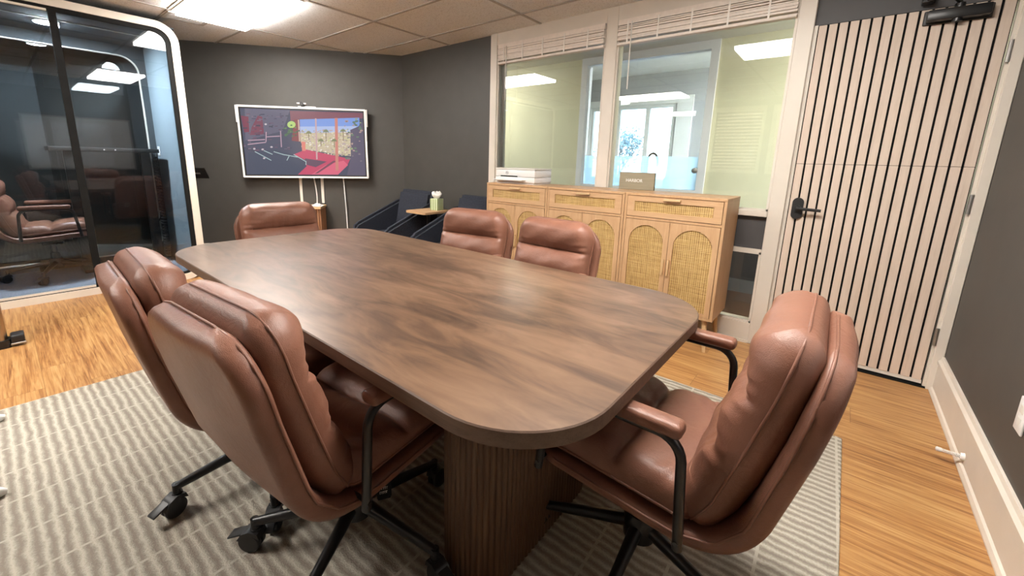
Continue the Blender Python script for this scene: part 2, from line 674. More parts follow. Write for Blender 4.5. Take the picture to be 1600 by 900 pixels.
def copy_tree(o, parent=None):
    c = o.copy()
    COL.objects.link(c)
    if parent is not None:
        c.parent = parent
    for ch in list(o.children):
        copy_tree(ch, c)
    return c


def B():
    return bmesh.new()


def structure(name, bm, mat, parent=None, smooth=None):
    return obj(name, bm, mat, parent, kind='structure', smooth=smooth)


# ------------------------------------------------------------------ room shell
WY = 3.30            # window wall
RX = 0.58            # right wall
CEIL = 2.446
CORNER = Vector((-4.336, 3.30, 0))
WD = Vector((-.637, -.771, 0)).normalized()       # along the oblique wall away from the corner
WANG = atan2(.771, .637)
REAR = -2.05
LEFT = -6.75
WEND = CORNER + WD*3.78

bm = B(); bx(bm, -9.0, RX+.1, REAR-.1, 3.44, -.06, 0); structure('floor', bm, M['floor'])
bm = B(); bx(bm, -9.0, RX+.1, REAR-.1, WY+.16, CEIL, CEIL+.08)
gx = [-4.70+1.2*k for k in range(-2, 5)]
gy = [1.138+.612*k for k in range(-5, 4)]
for x in gx:
    bx(bm, x-.012, x+.012, REAR, WY-.002, CEIL-.006, CEIL+.001, mi=1)
for y in gy:
    bx(bm, -7.6, RX-.002, y-.012, y+.012, CEIL-.0062, CEIL+.001, mi=1)
structure('ceiling', bm, [M['ceiling'], M['tbar']])
bm = B(); bx(bm, RX, RX+.1, REAR-.1, WY+.14, 0, CEIL); structure('wall_right', bm, M['wall_paint'])
bm = B(); bx(bm, LEFT-.1, LEFT, REAR-.1, 1.2, 0, CEIL); structure('wall_left', bm, M['wall_paint'])
# oblique wall with the television: prism behind the plane
bm = B()
nrm = Vector((-WD.y, WD.x, 0))
if nrm.dot(Vector((-1, 1, 0))) < 0: nrm = -nrm
a, b = CORNER, WEND
prism(bm, [(a.x, a.y), (b.x, b.y), (b.x+nrm.x*.1, b.y+nrm.y*.1), (a.x+nrm.x*.1, a.y+nrm.y*.1)], 0, CEIL)
structure('wall_oblique', bm, M['wall_paint'])
# window wall: solid part left of the glazing, piece over the door, strip right of the door casing
bm = B()
bx(bm, -4.46, -2.885, WY, WY+.12, 0, CEIL)
structure('wall_back', bm, M['wall_paint'])
bm = B(); bx(bm, -.286, RX, WY+.01, WY+.12, 2.092, CEIL); structure('wall_transom', bm, M['panel_grey'])
# rear wall with three window openings
RW = [(-4.6, -3.8), (-2.08, -1.24), (-1.14, -.20)]
bm = B()
bx(bm, LEFT, RX, REAR-.1, REAR, 0, 1.13)
bx(bm, LEFT, RX, REAR-.1, REAR, 2.3, CEIL)
xs = [LEFT] + [v for w in RW for v in w] + [RX]
for i in range(0, len(xs), 2):
    bx(bm, xs[i], xs[i+1], REAR-.1, REAR, 1.13, 2.3)
structure('wall_rear', bm, M['wall_paint'])
for i, (x0, x1) in enumerate(RW):
    w = thing('window_%d' % (i+3), None, None); tag(w, kind='structure')
    bm = B()
    ring_prism(bm, rrect(x0, x1, 1.13, 2.3, 0), rrect(x0+.05, x1-.05, 1.18, 2.25, 0), REAR-.1, REAR+.015, 1)
    structure('window_frame', bm, M['white_trim'], w)
    bm = B(); bx(bm, x0+.05, x1-.05, REAR-.085, REAR-.081, 1.18, 2.25); structure('pane', bm, M['glass'], w)
    bl = thing('window_blind', 'cream slatted rear window blind %s' % ('beside the pod', 'mirrored in the glazing beside the far opening', 'mirrored in the glazing next to the door')[i], 'blind', ((x0+x1)/2, REAR-.02, 2.25), 0, 'rear wall blinds')
    hw = (x1-x0)/2-.052
    bm = B(); bx(bm, -hw, hw, -.018, .018, -.035, 0); obj('headrail', bm, M['slat'], bl)
    bm = B()
    z = -.05
    while z > -1.05:
        vs = bx(bm, -hw, hw, -.024, .024, z-.0015, z+.0015)
        for v in vs:
            v.co.z += v.co.y*.70
        z -= .058
    obj('slats', bm, M['slat'], bl)

# baseboards
def baseboard_profile(h=.215):
    return [(0, 0), (.032, 0), (.032, .008), (.026, .022), (.018, .026), (.018, h-.05), (.024, h-.044), (.024, h-.028), (.014, h-.016), (.010, h), (0, h)]
bm = B()
pr = [(RX-d, z) for d, z in baseboard_profile()]
prism(bm, pr, REAR, WY-.026, axis=1)
structure('baseboard_right', bm, M['white_trim'])
bm = B()
def oblique(s, d, z):      # s along wall, d towards the room
    p = CORNER + WD*s - nrm*d
    return (p.x, p.y, z)
prof = [(d*.6, z*.82) for d, z in baseboard_profile()]
lo = [bm.verts.new(oblique(0.012, d, z)) for d, z in prof]
hi = [bm.verts.new(oblique(3.6, d, z)) for d, z in prof]
bm.faces.new(lo); bm.faces.new(hi)
for i in range(len(prof)):
    j = (i+1) % len(prof)
    bm.faces.new((lo[i], lo[j], hi[j], hi[i]))
structure('baseboard_oblique', bm, M['white_trim'])
bm = B()
prism(bm, [(WY-d, z) for d, z in prof], -4.32, -2.885, axis=0)
structure('baseboard_back', bm, M['white_trim'])

# glazed partition
GF = WY-.03          # front of the posts
win = thing('window_1', None, None); tag(win, kind='structure')
bm = B()
PX = [(-2.885, -2.80), (-1.655, -1.555), (-.375, -.286)]
for x0, x1 in PX:
    bx(bm, x0, x1, GF, WY+.10, 0, CEIL, .004, 1)
for (xa, xb) in ((-2.80, -1.655), (-1.555, -.375)):
    bx(bm, xa, xb, GF+.004, WY+.10, 2.335, CEIL)
    bx(bm, xa, xb, GF-.012, WY+.10, .912, .950, .003, 1)      # sill
    bx(bm, xa, xb, GF+.014, WY+.08, .664, .684)
    bx(bm, xa, xb, GF+.004, WY+.10, 0.0, .150)
    bx(bm, xa, xb, GF-.004, GF+.01, 0.0, .02)
    # beads round the glass
    for z0, z1 in ((.95, 2.335), (.150, .664)):
        bx(bm, xa, xa+.014, GF+.012, GF+.035, z0, z1)
        bx(bm, xb-.014, xb, GF+.012, GF+.035, z0, z1)
        bx(bm, xa, xb, GF+.012, GF+.035, z0, z0+.014)
        bx(bm, xa, xb, GF+.012, GF+.035, z1-.014, z1)
# slim inner sash at the left
bx(bm, -2.775, -2.735, GF+.05, GF+.08, .95, 2.335)
structure('window_frame', bm, M['white_trim'], win)
for (xa, xb) in ((-2.80, -1.655), (-1.555, -.375)):
    bm = B(); bx(bm, xa, xb, WY+.02, WY+.026, .95, 2.335); structure('pane', bm, M['glass'], win)
    bm = B(); bx(bm, xa, xb, WY+.01, WY+.016, .15, .664); structure('lower_pane', bm, M['glass'], win)
    bm = B(); bx(bm, xa, xb, GF+.03, WY+.06, .684, .912); structure('infill_panel', bm, M['panel_grey'], win)

# door with slatted cladding
door = thing('door_1', None, None); tag(door, kind='structure')
DX0, DX1, DZ = -.262, .512, 2.084
bm = B(); bx(bm, DX0-.004, DX1+.004, WY, WY+.04, .022, DZ+.004); structure('door_leaf', bm, M['black_matte'], door)
bm = B()
ns = 16
pitch = (DX1-DX0+.010)/ns
for i in range(ns):
    x0 = DX0+i*pitch
    bx(bm, x0, x0+pitch-.0105, WY-.012, WY+.001, .042, 1.2685, .0012, 1)
    bx(bm, x0, x0+pitch-.0105, WY-.012, WY+.001, 1.2705, DZ, .0012, 1)
structure('slat_panel', bm, M['door_oak'], door)
bm = B(); bx(bm, DX0-.004, DX1+.004, WY-.008, WY+.001, .020, .041); structure('kick_strip', bm, M['off_white'], door)
hd = B()
prism(hd, rrect(-.247, -.187, .918, 1.055, .029, 8), WY-.030, WY-.012, axis=1)
bmesh.ops.bevel(hd, geom=[e for e in hd.edges], offset=.002, segments=1, affect='EDGES')
lathe(hd, [(.021, WY-.046), (.021, WY-.03)], 20, -.217, .988, axis=1)
tube(hd, fillet([(-.217, WY-.04, .988), (-.217, WY-.066, .988), (-.092, WY-.066, .984)], .016), .0095, 10)
structure('door_handle', hd, M['black_plastic'], door, smooth=35)
for z in (1.835, 1.075, .32):
    bm = B()
    tube(bm, [(.527, WY-.022, z-.052), (.527, WY-.022, z+.052)], .0075, 10)
    bx(bm, .519, .536, WY-.016, WY-.012, z-.05, z+.05)
    structure('hinge', bm, M['steel'], door, smooth=35)
bm = B()
bx(bm, .20, .43, WY-.075, WY-.02, 2.012, 2.066, .008, 2)
bx(bm, .19, .44, WY-.024, WY-.012, 2.004, 2.074, .003, 1)
lathe(bm, [(.020, 1.998), (.020, 2.085)], 16, .315, WY-.05)
tube(bm, [(.315, WY-.05, 2.09), (.255, WY-.20, 2.096), (.19, WY-.05, 2.125)], .0085, 8)
bx(bm, .17, .22, WY-.06, WY-.004, 2.11, 2.145, .003, 1)
structure('door_closer', bm, M['black_metal'], door, smooth=35)
bm = B()
bx(bm, .535, RX-.001, WY-.024, WY+.09, 0, CEIL-.001, .003, 1)
bx(bm, .522, .536, WY-.006, WY+.09, 0, 2.09)
bx(bm, DX0-.018, .53, WY+.03, WY+.11, 2.088, 2.095)
bx(bm, -.286, -.268, WY-.004, WY+.09, 0, 2.09)
structure('trim_1', bm, M['white_trim'])
bm = B(); bx(bm, -.286, RX, WY-.02, WY+.10, 0.0, .008); structure('trim_2', bm, M['black_matte'])

# ------------------------------------------------------------------ corridor and break room behind the glazing
CY1 = 4.65
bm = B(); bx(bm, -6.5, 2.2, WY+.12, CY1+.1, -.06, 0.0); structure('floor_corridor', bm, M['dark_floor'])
bm = B(); bx(bm, -6.5, 2.2, WY+.16, CY1+.1, CEIL, CEIL+.06); structure('ceiling_corridor', bm, M['off_white'])
OX0, OX1, OZ0, OZ1 = -2.62, -1.125, .955, 2.445
bm = B()
bx(bm, -6.5, OX0, CY1, CY1+.1, 0, CEIL)
bx(bm, OX1, 2.2, CY1, CY1+.1, 0, CEIL)
bx(bm, OX0, OX1, CY1, CY1+.1, 0, OZ0)
structure('wall_corridor', bm, M['corridor_paint'])
bm = B(); bx(bm, -6.5, 2.2, CY1-.012, CY1, .0, .80); structure('trim_3', bm, M['dark_lower_wall'])  # dark band across the lower part of the corridor wall
bm = B(); bx(bm, -6.5, 2.2, CY1-.026, CY1-.012, 0, .13); structure('baseboard_corridor', bm, M['grey_trim'])
bm = B(); bx(bm, -6.6, -6.5, WY+.12, 7.5, 0, 2.9); bx(bm, 2.2, 2.3, WY+.12, 7.5, 0, 2.9); structure('wall_end', bm, M['corridor_paint'])
w2 = thing('window_2', None, None); tag(w2, kind='structure')
bm = B()
ring_prism(bm, rrect(OX0, OX1, OZ0, OZ1, 0), rrect(OX0+.075, OX1-.075, OZ0+.03, OZ1-.08, 0), CY1-.03, CY1+.10, 1)
structure('window_frame', bm, M['white_paint'], w2)
bm = B(); bx(bm, OX0+.075, OX1-.075, CY1+.03, CY1+.036, OZ0+.03, OZ1-.08); structure('pane', bm, M['glass'], w2)
bm = B(); bx(bm, OX0+.08, OX1-.08, CY1+.037, CY1+.038, OZ0+.03, 1.33); structure('frosted_film', bm, M['frost'], w2)
bm = B()
lathe(bm, [(.012, CY1-.05), (.028, CY1-.045), (.03, CY1-.02), (.012, CY1-.01), (.012, CY1+.03)], 16, -1.225, 1.19, axis=1)
structure('window_latch', bm, M['steel'], w2, smooth=35)
# break room
BY = 7.0
bm = B(); bx(bm, -6.5, 2.2, CY1+.1, BY+.1, -.06, 0); structure('floor_break_room', bm, M['pale_tile'])
bm = B(); bx(bm, -6.5, 2.2, CY1+.1, BY+.1, 2.68, 2.74); structure('ceiling_break_room', bm, M['white_paint'])
FX0, FX1, FZ0, FZ1 = -3.72, -2.24, .95, 2.20
bm = B()
bx(bm, -6.5, FX0, BY, BY+.1, 0, 2.68)
bx(bm, FX1, 2.2, BY, BY+.1, 0, 2.68)
bx(bm, FX0, FX1, BY, BY+.1, 0, FZ0)
bx(bm, FX0, FX1, BY, BY+.1, FZ1, 2.68)
structure('wall_break_room', bm, M['room_grey'])
bm = B(); bx(bm, -6.5, 2.2, CY1+.1, CY1+.11, CEIL, 2.68); structure('wall_header', bm, M['white_paint'])
w6 = thing('window_6', None, None); tag(w6, kind='structure')
bm = B()
ring_prism(bm, rrect(FX0-.11, FX1+.26, FZ0-.08, FZ1+.11, 0), rrect(FX0, FX1+.02, FZ0, FZ1, 0), BY-.03, BY+.02, 1)
ring_prism(bm, rrect(FX0, FX1, FZ0, FZ1, 0), rrect(FX0+.05, FX1-.05, FZ0+.05, FZ1-.05, 0), BY+.0, BY+.08, 1)
for x in (-2.69, -3.2):
    bx(bm, x-.035, x+.035, BY+.01, BY+.07, FZ0, FZ1)
structure('window_frame', bm, M['white_paint'], w6)
bm = B(); bx(bm, FX0+.05, FX1-.05, BY+.04, BY+.046, FZ0+.05, FZ1-.05); structure('pane', bm, M['glass'], w6)

# kitchen counter behind the frosted film
ct = thing('kitchen_counter', 'white kitchen counter behind the frosted film of the far opening', 'counter', (-2.1, 5.25, 0))
bm = B(); bx(bm, -1.3, 1.1, -.25, .25, .08, .88); bx(bm, -1.3, 1.1, -.2, .22, 0, .08); obj('carcass', bm, M['white_paint'], ct)
bm = B(); bx(bm, -1.32, 1.12, -.28, .27, .88, .92, .005, 1); obj('worktop', bm, M['off_white'], ct)
fa = thing('kitchen_faucet', 'dark gooseneck kitchen faucet rising above the frosted film', 'faucet', (-1.99, 5.32, .92))
bm = B(); lathe(bm, [(.028, 0), (.028, .02), (.018, .03), (.018, .05)], 16); obj('base', bm, M['black_metal'], fa, smooth=40)
bm = B()
tube(bm, [(0, 0, .04), (0, 0, .36)] + [(.065-.065*cos(t), 0, .36+.10*sin(t)) for t in [pi*k/10 for k in range(1, 11)]] + [(.13, 0, .30)], .015, 10)
obj('spout', bm, M['black_metal'], fa, smooth=40)
bm = B(); tube(bm, [(0, -.015, .06), (0, -.07, .075)], .006, 8); obj('lever', bm, M['black_metal'], fa, smooth=40)
bo = thing('soap_bottle', 'blue soap bottle glowing through the frosted film', 'bottle', (-1.665, 5.12, .92))
bm = B(); lathe(bm, [(.030, 0), (.040, .008), (.042, .10), (.034, .16), (.014, .19), (.014, .215)], 20); obj('body', bm, M['blue_bottle'], bo, smooth=50)
bm = B(); lathe(bm, [(.018, .215), (.018, .24), (.009, .245), (.006, .285)], 14); bx(bm, -.03, .008, -.006, .006, .282, .294, .002, 1); obj('pump', bm, M['white_plastic'], bo, smooth=40)

# outside the far window
bm = B(); bx(bm, -14, 8, BY+.2, 40, -.2, -.1); structure('ground', bm, M['ground'])
bm = B(); bx(bm, -9, 4, -6.2, -6.0, -.1, 3.2); structure('wall_neighbour', bm, M['tan_brick'])
def tree(label, loc, h, seed):
    rnd = random.Random(seed)
    t = thing('tree', label, 'tree', loc)
    bm = B(); tips = []
    def grow(p, d, l, r, lev):
        q = p + d*l
        tube(bm, [p, (p+q)/2 + Vector((rnd.uniform(-.04, .04), rnd.uniform(-.04, .04), 0)), q], [r, r*.8, r*.6], 5)
        if lev == 0:
            tips.append(q)
            return
        for k in range(3):
            nd = (d + Vector((rnd.uniform(-.8, .8), rnd.uniform(-.8, .8), rnd.uniform(-.1, .5)))).normalized()
            grow(q, nd, l*.72, r*.6, lev-1)
        tips.append(q)
    grow(Vector((0, 0, 0)), Vector((0, 0, 1)), h*.34, .06, 4)
    obj('trunk', bm, M['bark'], t)
    bm = B()
    for p in tips:
        for k in range(5):
            c = p + Vector((rnd.gauss(0, .16), rnd.gauss(0, .16), rnd.gauss(0, .16)))
            a_ = Vector((rnd.uniform(-1, 1), rnd.uniform(-1, 1), rnd.uniform(-1, 1))).normalized()*.06
            b_ = a_.orthogonal().normalized()*.03
            bm.faces.new([bm.verts.new(c+a_), bm.verts.new(c+b_), bm.verts.new(c-a_), bm.verts.new(c-b_)])
    obj('foliage', bm, M['leaf'], t)
tree('pale leafy tree behind the middle pane of the far window', (-5.6, 12.5, -.1), 2.3, 3)
tree('pale bushy tree behind the last pane of the far window', (-3.6, 16.0, -.1), 2.3, 5)
tree('pale leafy tree behind the first pane of the far window', (-7.4, 13.2, -.1), 2.1, 8)

# ------------------------------------------------------------------ ceiling lights
def ceiling_light(label, x0, x1, y0, y1, z, mat, group=None):
    t = thing('ceiling_light', label, 'ceiling light', ((x0+x1)/2, (y0+y1)/2, z), 0, group)
    hx, hy = (x1-x0)/2, (y1-y0)/2
    bm = B(); ring_prism(bm, rrect(-hx, hx, -hy, hy, 0), rrect(-hx+.022, hx-.022, -hy+.022, hy-.022, 0), -.008, .0, 2); obj('frame', bm, M['off_white'], t)
    bm = B(); bx(bm, -hx+.022, hx-.022, -hy+.022, hy-.022, -.042, -.001); obj('diffuser', bm, mat, t)
    return t
ceiling_light('glowing rectangular ceiling panel light above the pod and television end of the room', -4.688, -3.512, 1.150, 1.738, CEIL-.006, M['lamp_emit'], 'ceiling panel lights')
ceiling_light('glowing rectangular ceiling panel light over the near table end, mirrored in the glazing', -1.088, .088, 1.150, 1.738, CEIL-.006, M['lamp_emit'], 'ceiling panel lights')
ceiling_light('glowing rectangular ceiling panel light near the rear windows', -3.488, -2.312, -1.298, -.710, CEIL-.006, M['lamp_emit'], 'ceiling panel lights')
for yy in (5.0, 5.75, 6.35):
    ceiling_light('unseen light panel added to the break room ceiling beyond the far opening', -.6, .6, yy, yy+.5, 2.679, M['break_fill_emit'], 'added break room light panels')  # panels added out of view to brighten the break room
ceiling_light('unseen light panel added to the corridor behind the solid wall beside the glazing', -5.0, -3.8, 3.60, 4.2, CEIL-.001, M['corridor_fill_emit'])  # this and the next panel are added, out of view, to light the corridor
ceiling_light('unseen light panel added to the corridor beyond the slatted door', .0, 1.2, 3.60, 4.2, CEIL-.001, M['corridor_fill_emit'])
# air vent next to the light
t = thing('air_vent', 'tan slotted air vent in the ceiling above the pod corner', 'air vent', (-4.86, 1.30, CEIL-.001))
bm = B(); ring_prism(bm, rrect(-.12, .12, -.16, .16, 0), rrect(-.095, .095, -.135, .135, 0), -.012, 0, 2); obj('frame', bm, M['tbar'], t)
bm = B()
for k in range(5):
    vs = bx(bm, -.085+.04*k, -.070+.04*k, -.135, .135, -.012, -.001)
obj('louvre', bm, M['tbar'], t)
bm = B(); bx(bm, -.095, .095, -.135, .135, -.0008, 0); obj('backing', bm, M['black_matte'], t)

# ------------------------------------------------------------------ window blinds (raised)
def raised_blind(label, x0, x1, z0, wand_x):
    t = thing('venetian_blind', label, 'blind', ((x0+x1)/2, GF+.012, 2.333), 0, 'raised blinds on the partition')
    hw = (x1-x0)/2
    bm = B(); bx(bm, -hw, hw, -.03, .012, -.04, -.001); obj('headrail', bm, M['slat'], t)
    bm = B()
    n = 13
    for k in range(n):
        z = -.05-(2.333-z0-.075)*k/(n-1)
        dy = random.uniform(-.003, .003)
        vs = bx(bm, -hw+random.uniform(0, .006), hw-random.uniform(0, .006), -.034+dy, .012+dy, z-.0042, z+.0030)
        tl = random.uniform(-.12, .12)
        sg = random.uniform(-.003, .003)
        for v in vs:
            v.co.z += (v.co.y+.01)*tl + sg*(v.co.x/hw)
    obj('slats', bm, M['slat'], t)
    bm = B(); bx(bm, -hw, hw, -.034, .012, z0-2.333-.012, z0-2.333+.008, .003, 1); obj('bottom_rail', bm, M['slat'], t)
    for k in range(5):
        x = -hw + (2*hw)*(k+.35)/5.0
        bm = B(); bx(bm, x-.006, x+.006, -.038, -.036, z0-2.333, -.02); obj('ladder_tape', bm, M['white_slat'], t)
    bm = B(); tube(bm, [(wand_x-(x0+x1)/2, -.045, -.03), (wand_x-(x0+x1)/2+.005, -.05, -.52)], .005, 8); obj('wand', bm, M['off_white'], t, smooth=40)
raised_blind('short raised blind bunched at the top of the glazing above the printer', -2.775, -1.66, 2.165, -2.66)
raised_blind('long raised blind bunched at the top of the glazing nearest the slatted door', -1.545, -.38, 2.16, -1.43)

# ------------------------------------------------------------------ rug
bm = B()
bx(bm, -1.56, 1.56, -1.50, 1.50, 0, .012, .005, 2)
obj('area_rug', bm, M['rug'], None, 'cream and taupe ribbed wool area rug under the conference table', 'rug').location = (-1.395, .845, .0005)
# (rug spans X -2.955 .. 0.165, Y -0.655 .. 2.345)

# ------------------------------------------------------------------ conference table
TX0, TX1, TY0, TY1, TZ = -2.625, -.298, .487, 1.580, .76
tcx, tcy = (TX0+TX1)/2, (TY0+TY1)/2
tab = thing('conference_table', 'long dark brown wooden conference table with rounded corners', 'table', (tcx, tcy, .0125))
hx, hy = (TX1-TX0)/2, (TY1-TY0)/2
bm = B()
z1 = TZ-.0125
layers = [(.012, z1-.045), (.0, z1-.036), (.0, z1-.003), (.003, z1)]
rings = []
for ins, z in layers:
    rings.append([bm.verts.new((x, y, z)) for x, y in rrect(-hx+ins, hx-ins, -hy+ins, hy-ins, .235-ins, 14)])
for i in range(len(rings)-1):
    n = len(rings[i])
    for k in range(n):
        bm.faces.new((rings[i][k], rings[i][(k+1) % n], rings[i+1][(k+1) % n], rings[i+1][k])).material_index = 1
bm.faces.new(list(reversed(rings[0]))).material_index = 1
bm.faces.new(rings[-1]).material_index = 0
obj('tabletop', bm, [M['table_wood'], M['table_edge']], tab, smooth=40)
def pedestal(cx):
    bm = B()
    out = []
    r, hl = .125, .20       # half stadium along Y
    per = 2*pi*r + 4*hl
    nfl = 84
    npt = nfl*6
    for i in range(npt):
        s = per*i/npt
        if s < pi*r:
            a_ = s/r; cx_, cy_ = 0, hl; nx_, ny_ = cos(a_), sin(a_)
            p = (r*nx_, hl+r*ny_)
        elif s < pi*r+2*hl:
            d = s-pi*r; nx_, ny_ = -1, 0
            p = (-r, hl-d)
        elif s < 2*pi*r+2*hl:
            a_ = pi+(s-pi*r-2*hl)/r; nx_, ny_ = cos(a_), sin(a_)
            p = (r*nx_, -hl+r*ny_)
        else:
            d = s-2*pi*r-2*hl; nx_, ny_ = 1, 0
            p = (r, -hl+d)
        dep = .0045*(1-abs(sin(pi*nfl*i/npt)))
        out.append((cx+p[0]-nx_*dep, p[1]-ny_*dep))
    prism(bm, out, 0, z1-.046)
    return bm
for cx in (.735, -.735):
    obj('pedestal', pedestal(cx), M['pedestal_wood'], tab)

# ------------------------------------------------------------------ office chairs
def resample(pts, n, mixd=.35):
    P = [Vector(p) for p in pts]
    d = [0]
    for i in range(1, len(P)):
        d.append(d[-1]+(P[i]-P[i-1]).length)
    L = d[-1]
    out = []
    for i in range(n+1):
        f = mixd*(.5-.5*cos(pi*i/n)) + (1-mixd)*i/n
        s = f*L
        j = 0
        while j < len(d)-2 and d[j+1] < s:
            j += 1
        q = (s-d[j])/max(1e-9, d[j+1]-d[j])
        out.append((s, P[j].lerp(P[j+1], min(1, max(0, q)))))
    return out, L


def edgef(d, e):
    f = min(1.0, max(0.0, d/e))
    return sqrt(max(0.0, 1-(1-f)**2))


def pillow(bm, path, hwf, tff, tbf, nu=70, nv=40, e=.05, side=-1):
    """closed cushion swept along a path in the x-z plane; front = side of the sitter"""
    pts, L = resample([(p[0], 0, p[1]) for p in path], nu)
    F, K = [], []
    for i, (s, p) in enumerate(pts):
        a_ = pts[max(0, i-1)][1]; b_ = pts[min(nu, i+1)][1]
        t = (b_-a_).normalized()
        n = Vector((-t.z, 0, t.x))*side
        hw = hwf(s, L)
        fr, bk = [], []
        for j in range(nv+1):
            q = -1+2*j/nv
            y = hw*(.45*sin(pi/2*q)+.55*q)
            dd = min(hw-abs(y), s+1e-9, L-s+1e-9)
            if i in (0, nu) or j in (0, nv): dd = 0
            ef = edgef(dd, e)
            c = Vector((p.x, y, p.z))
            fr.append(bm.verts.new(c + n*tff(s, y, L, hw)*ef))
            bk.append(bm.verts.new(c - n*tbf(s, y, L, hw)*ef))
        F.append(fr); K.append(bk)
    for i in range(nu):
        for j in range(nv):
            bm.faces.new((F[i][j], F[i+1][j], F[i+1][j+1], F[i][j+1])).smooth = True
            bm.faces.new((K[i][j], K[i][j+1], K[i+1][j+1], K[i+1][j])).smooth = True
    bmesh.ops.remove_doubles(bm, verts=bm.verts[:], dist=1e-5)
    # welt along the seam
    seam = []
    for j in range(nv+1): seam.append(F[0][j])
    for i in range(1, nu+1): seam.append(F[i][nv])
    for j in range(nv-1, -1, -1): seam.append(F[nu][j])
    for i in range(nu-1, 0, -1): seam.append(F[i][0])
    co = []
    for v in seam:
        if v.is_valid and (not co or (v.co-co[-1]).length > .004):
            co.append(v.co.copy())
    if len(co) > 8:
        tube(bm, co, .0032, 6, closed=True)


def corner_hw(hw, r0, r1):
    def f(s, L):
        h = hw
        if s < r0: h = hw-r0+sqrt(max(0, r0*r0-(r0-s)**2))
        d = L-s
        if d < r1: h = min(h, hw-r1+sqrt(max(0, r1*r1-(r1-d)**2)))
        return h
    return f


def bez(p0, p1, p2, n=8):
    return [((1-t)**2*p0[0]+2*t*(1-t)*p1[0]+t*t*p2[0], (1-t)**2*p0[1]+2*t*(1-t)*p1[1]+t*t*p2[1]) for t in [k/n for k in range(n+1)]]


SHELL_PATH = [(.27, .436), (.10, .424), (-.10, .408)] + bez((-.10, .408), (-.245, .394), (-.284, .51), 10)[1:] + [(-.332, .70), (-.370, .888)]
BACK_PATH = [(-.168, .425), (-.212, .51), (-.254, .65), (-.292, .785), (-.322, .918)]
SEAT_PATH = [(.265, .468), (.10, .460), (-.05, .450), (-.175, .440)]


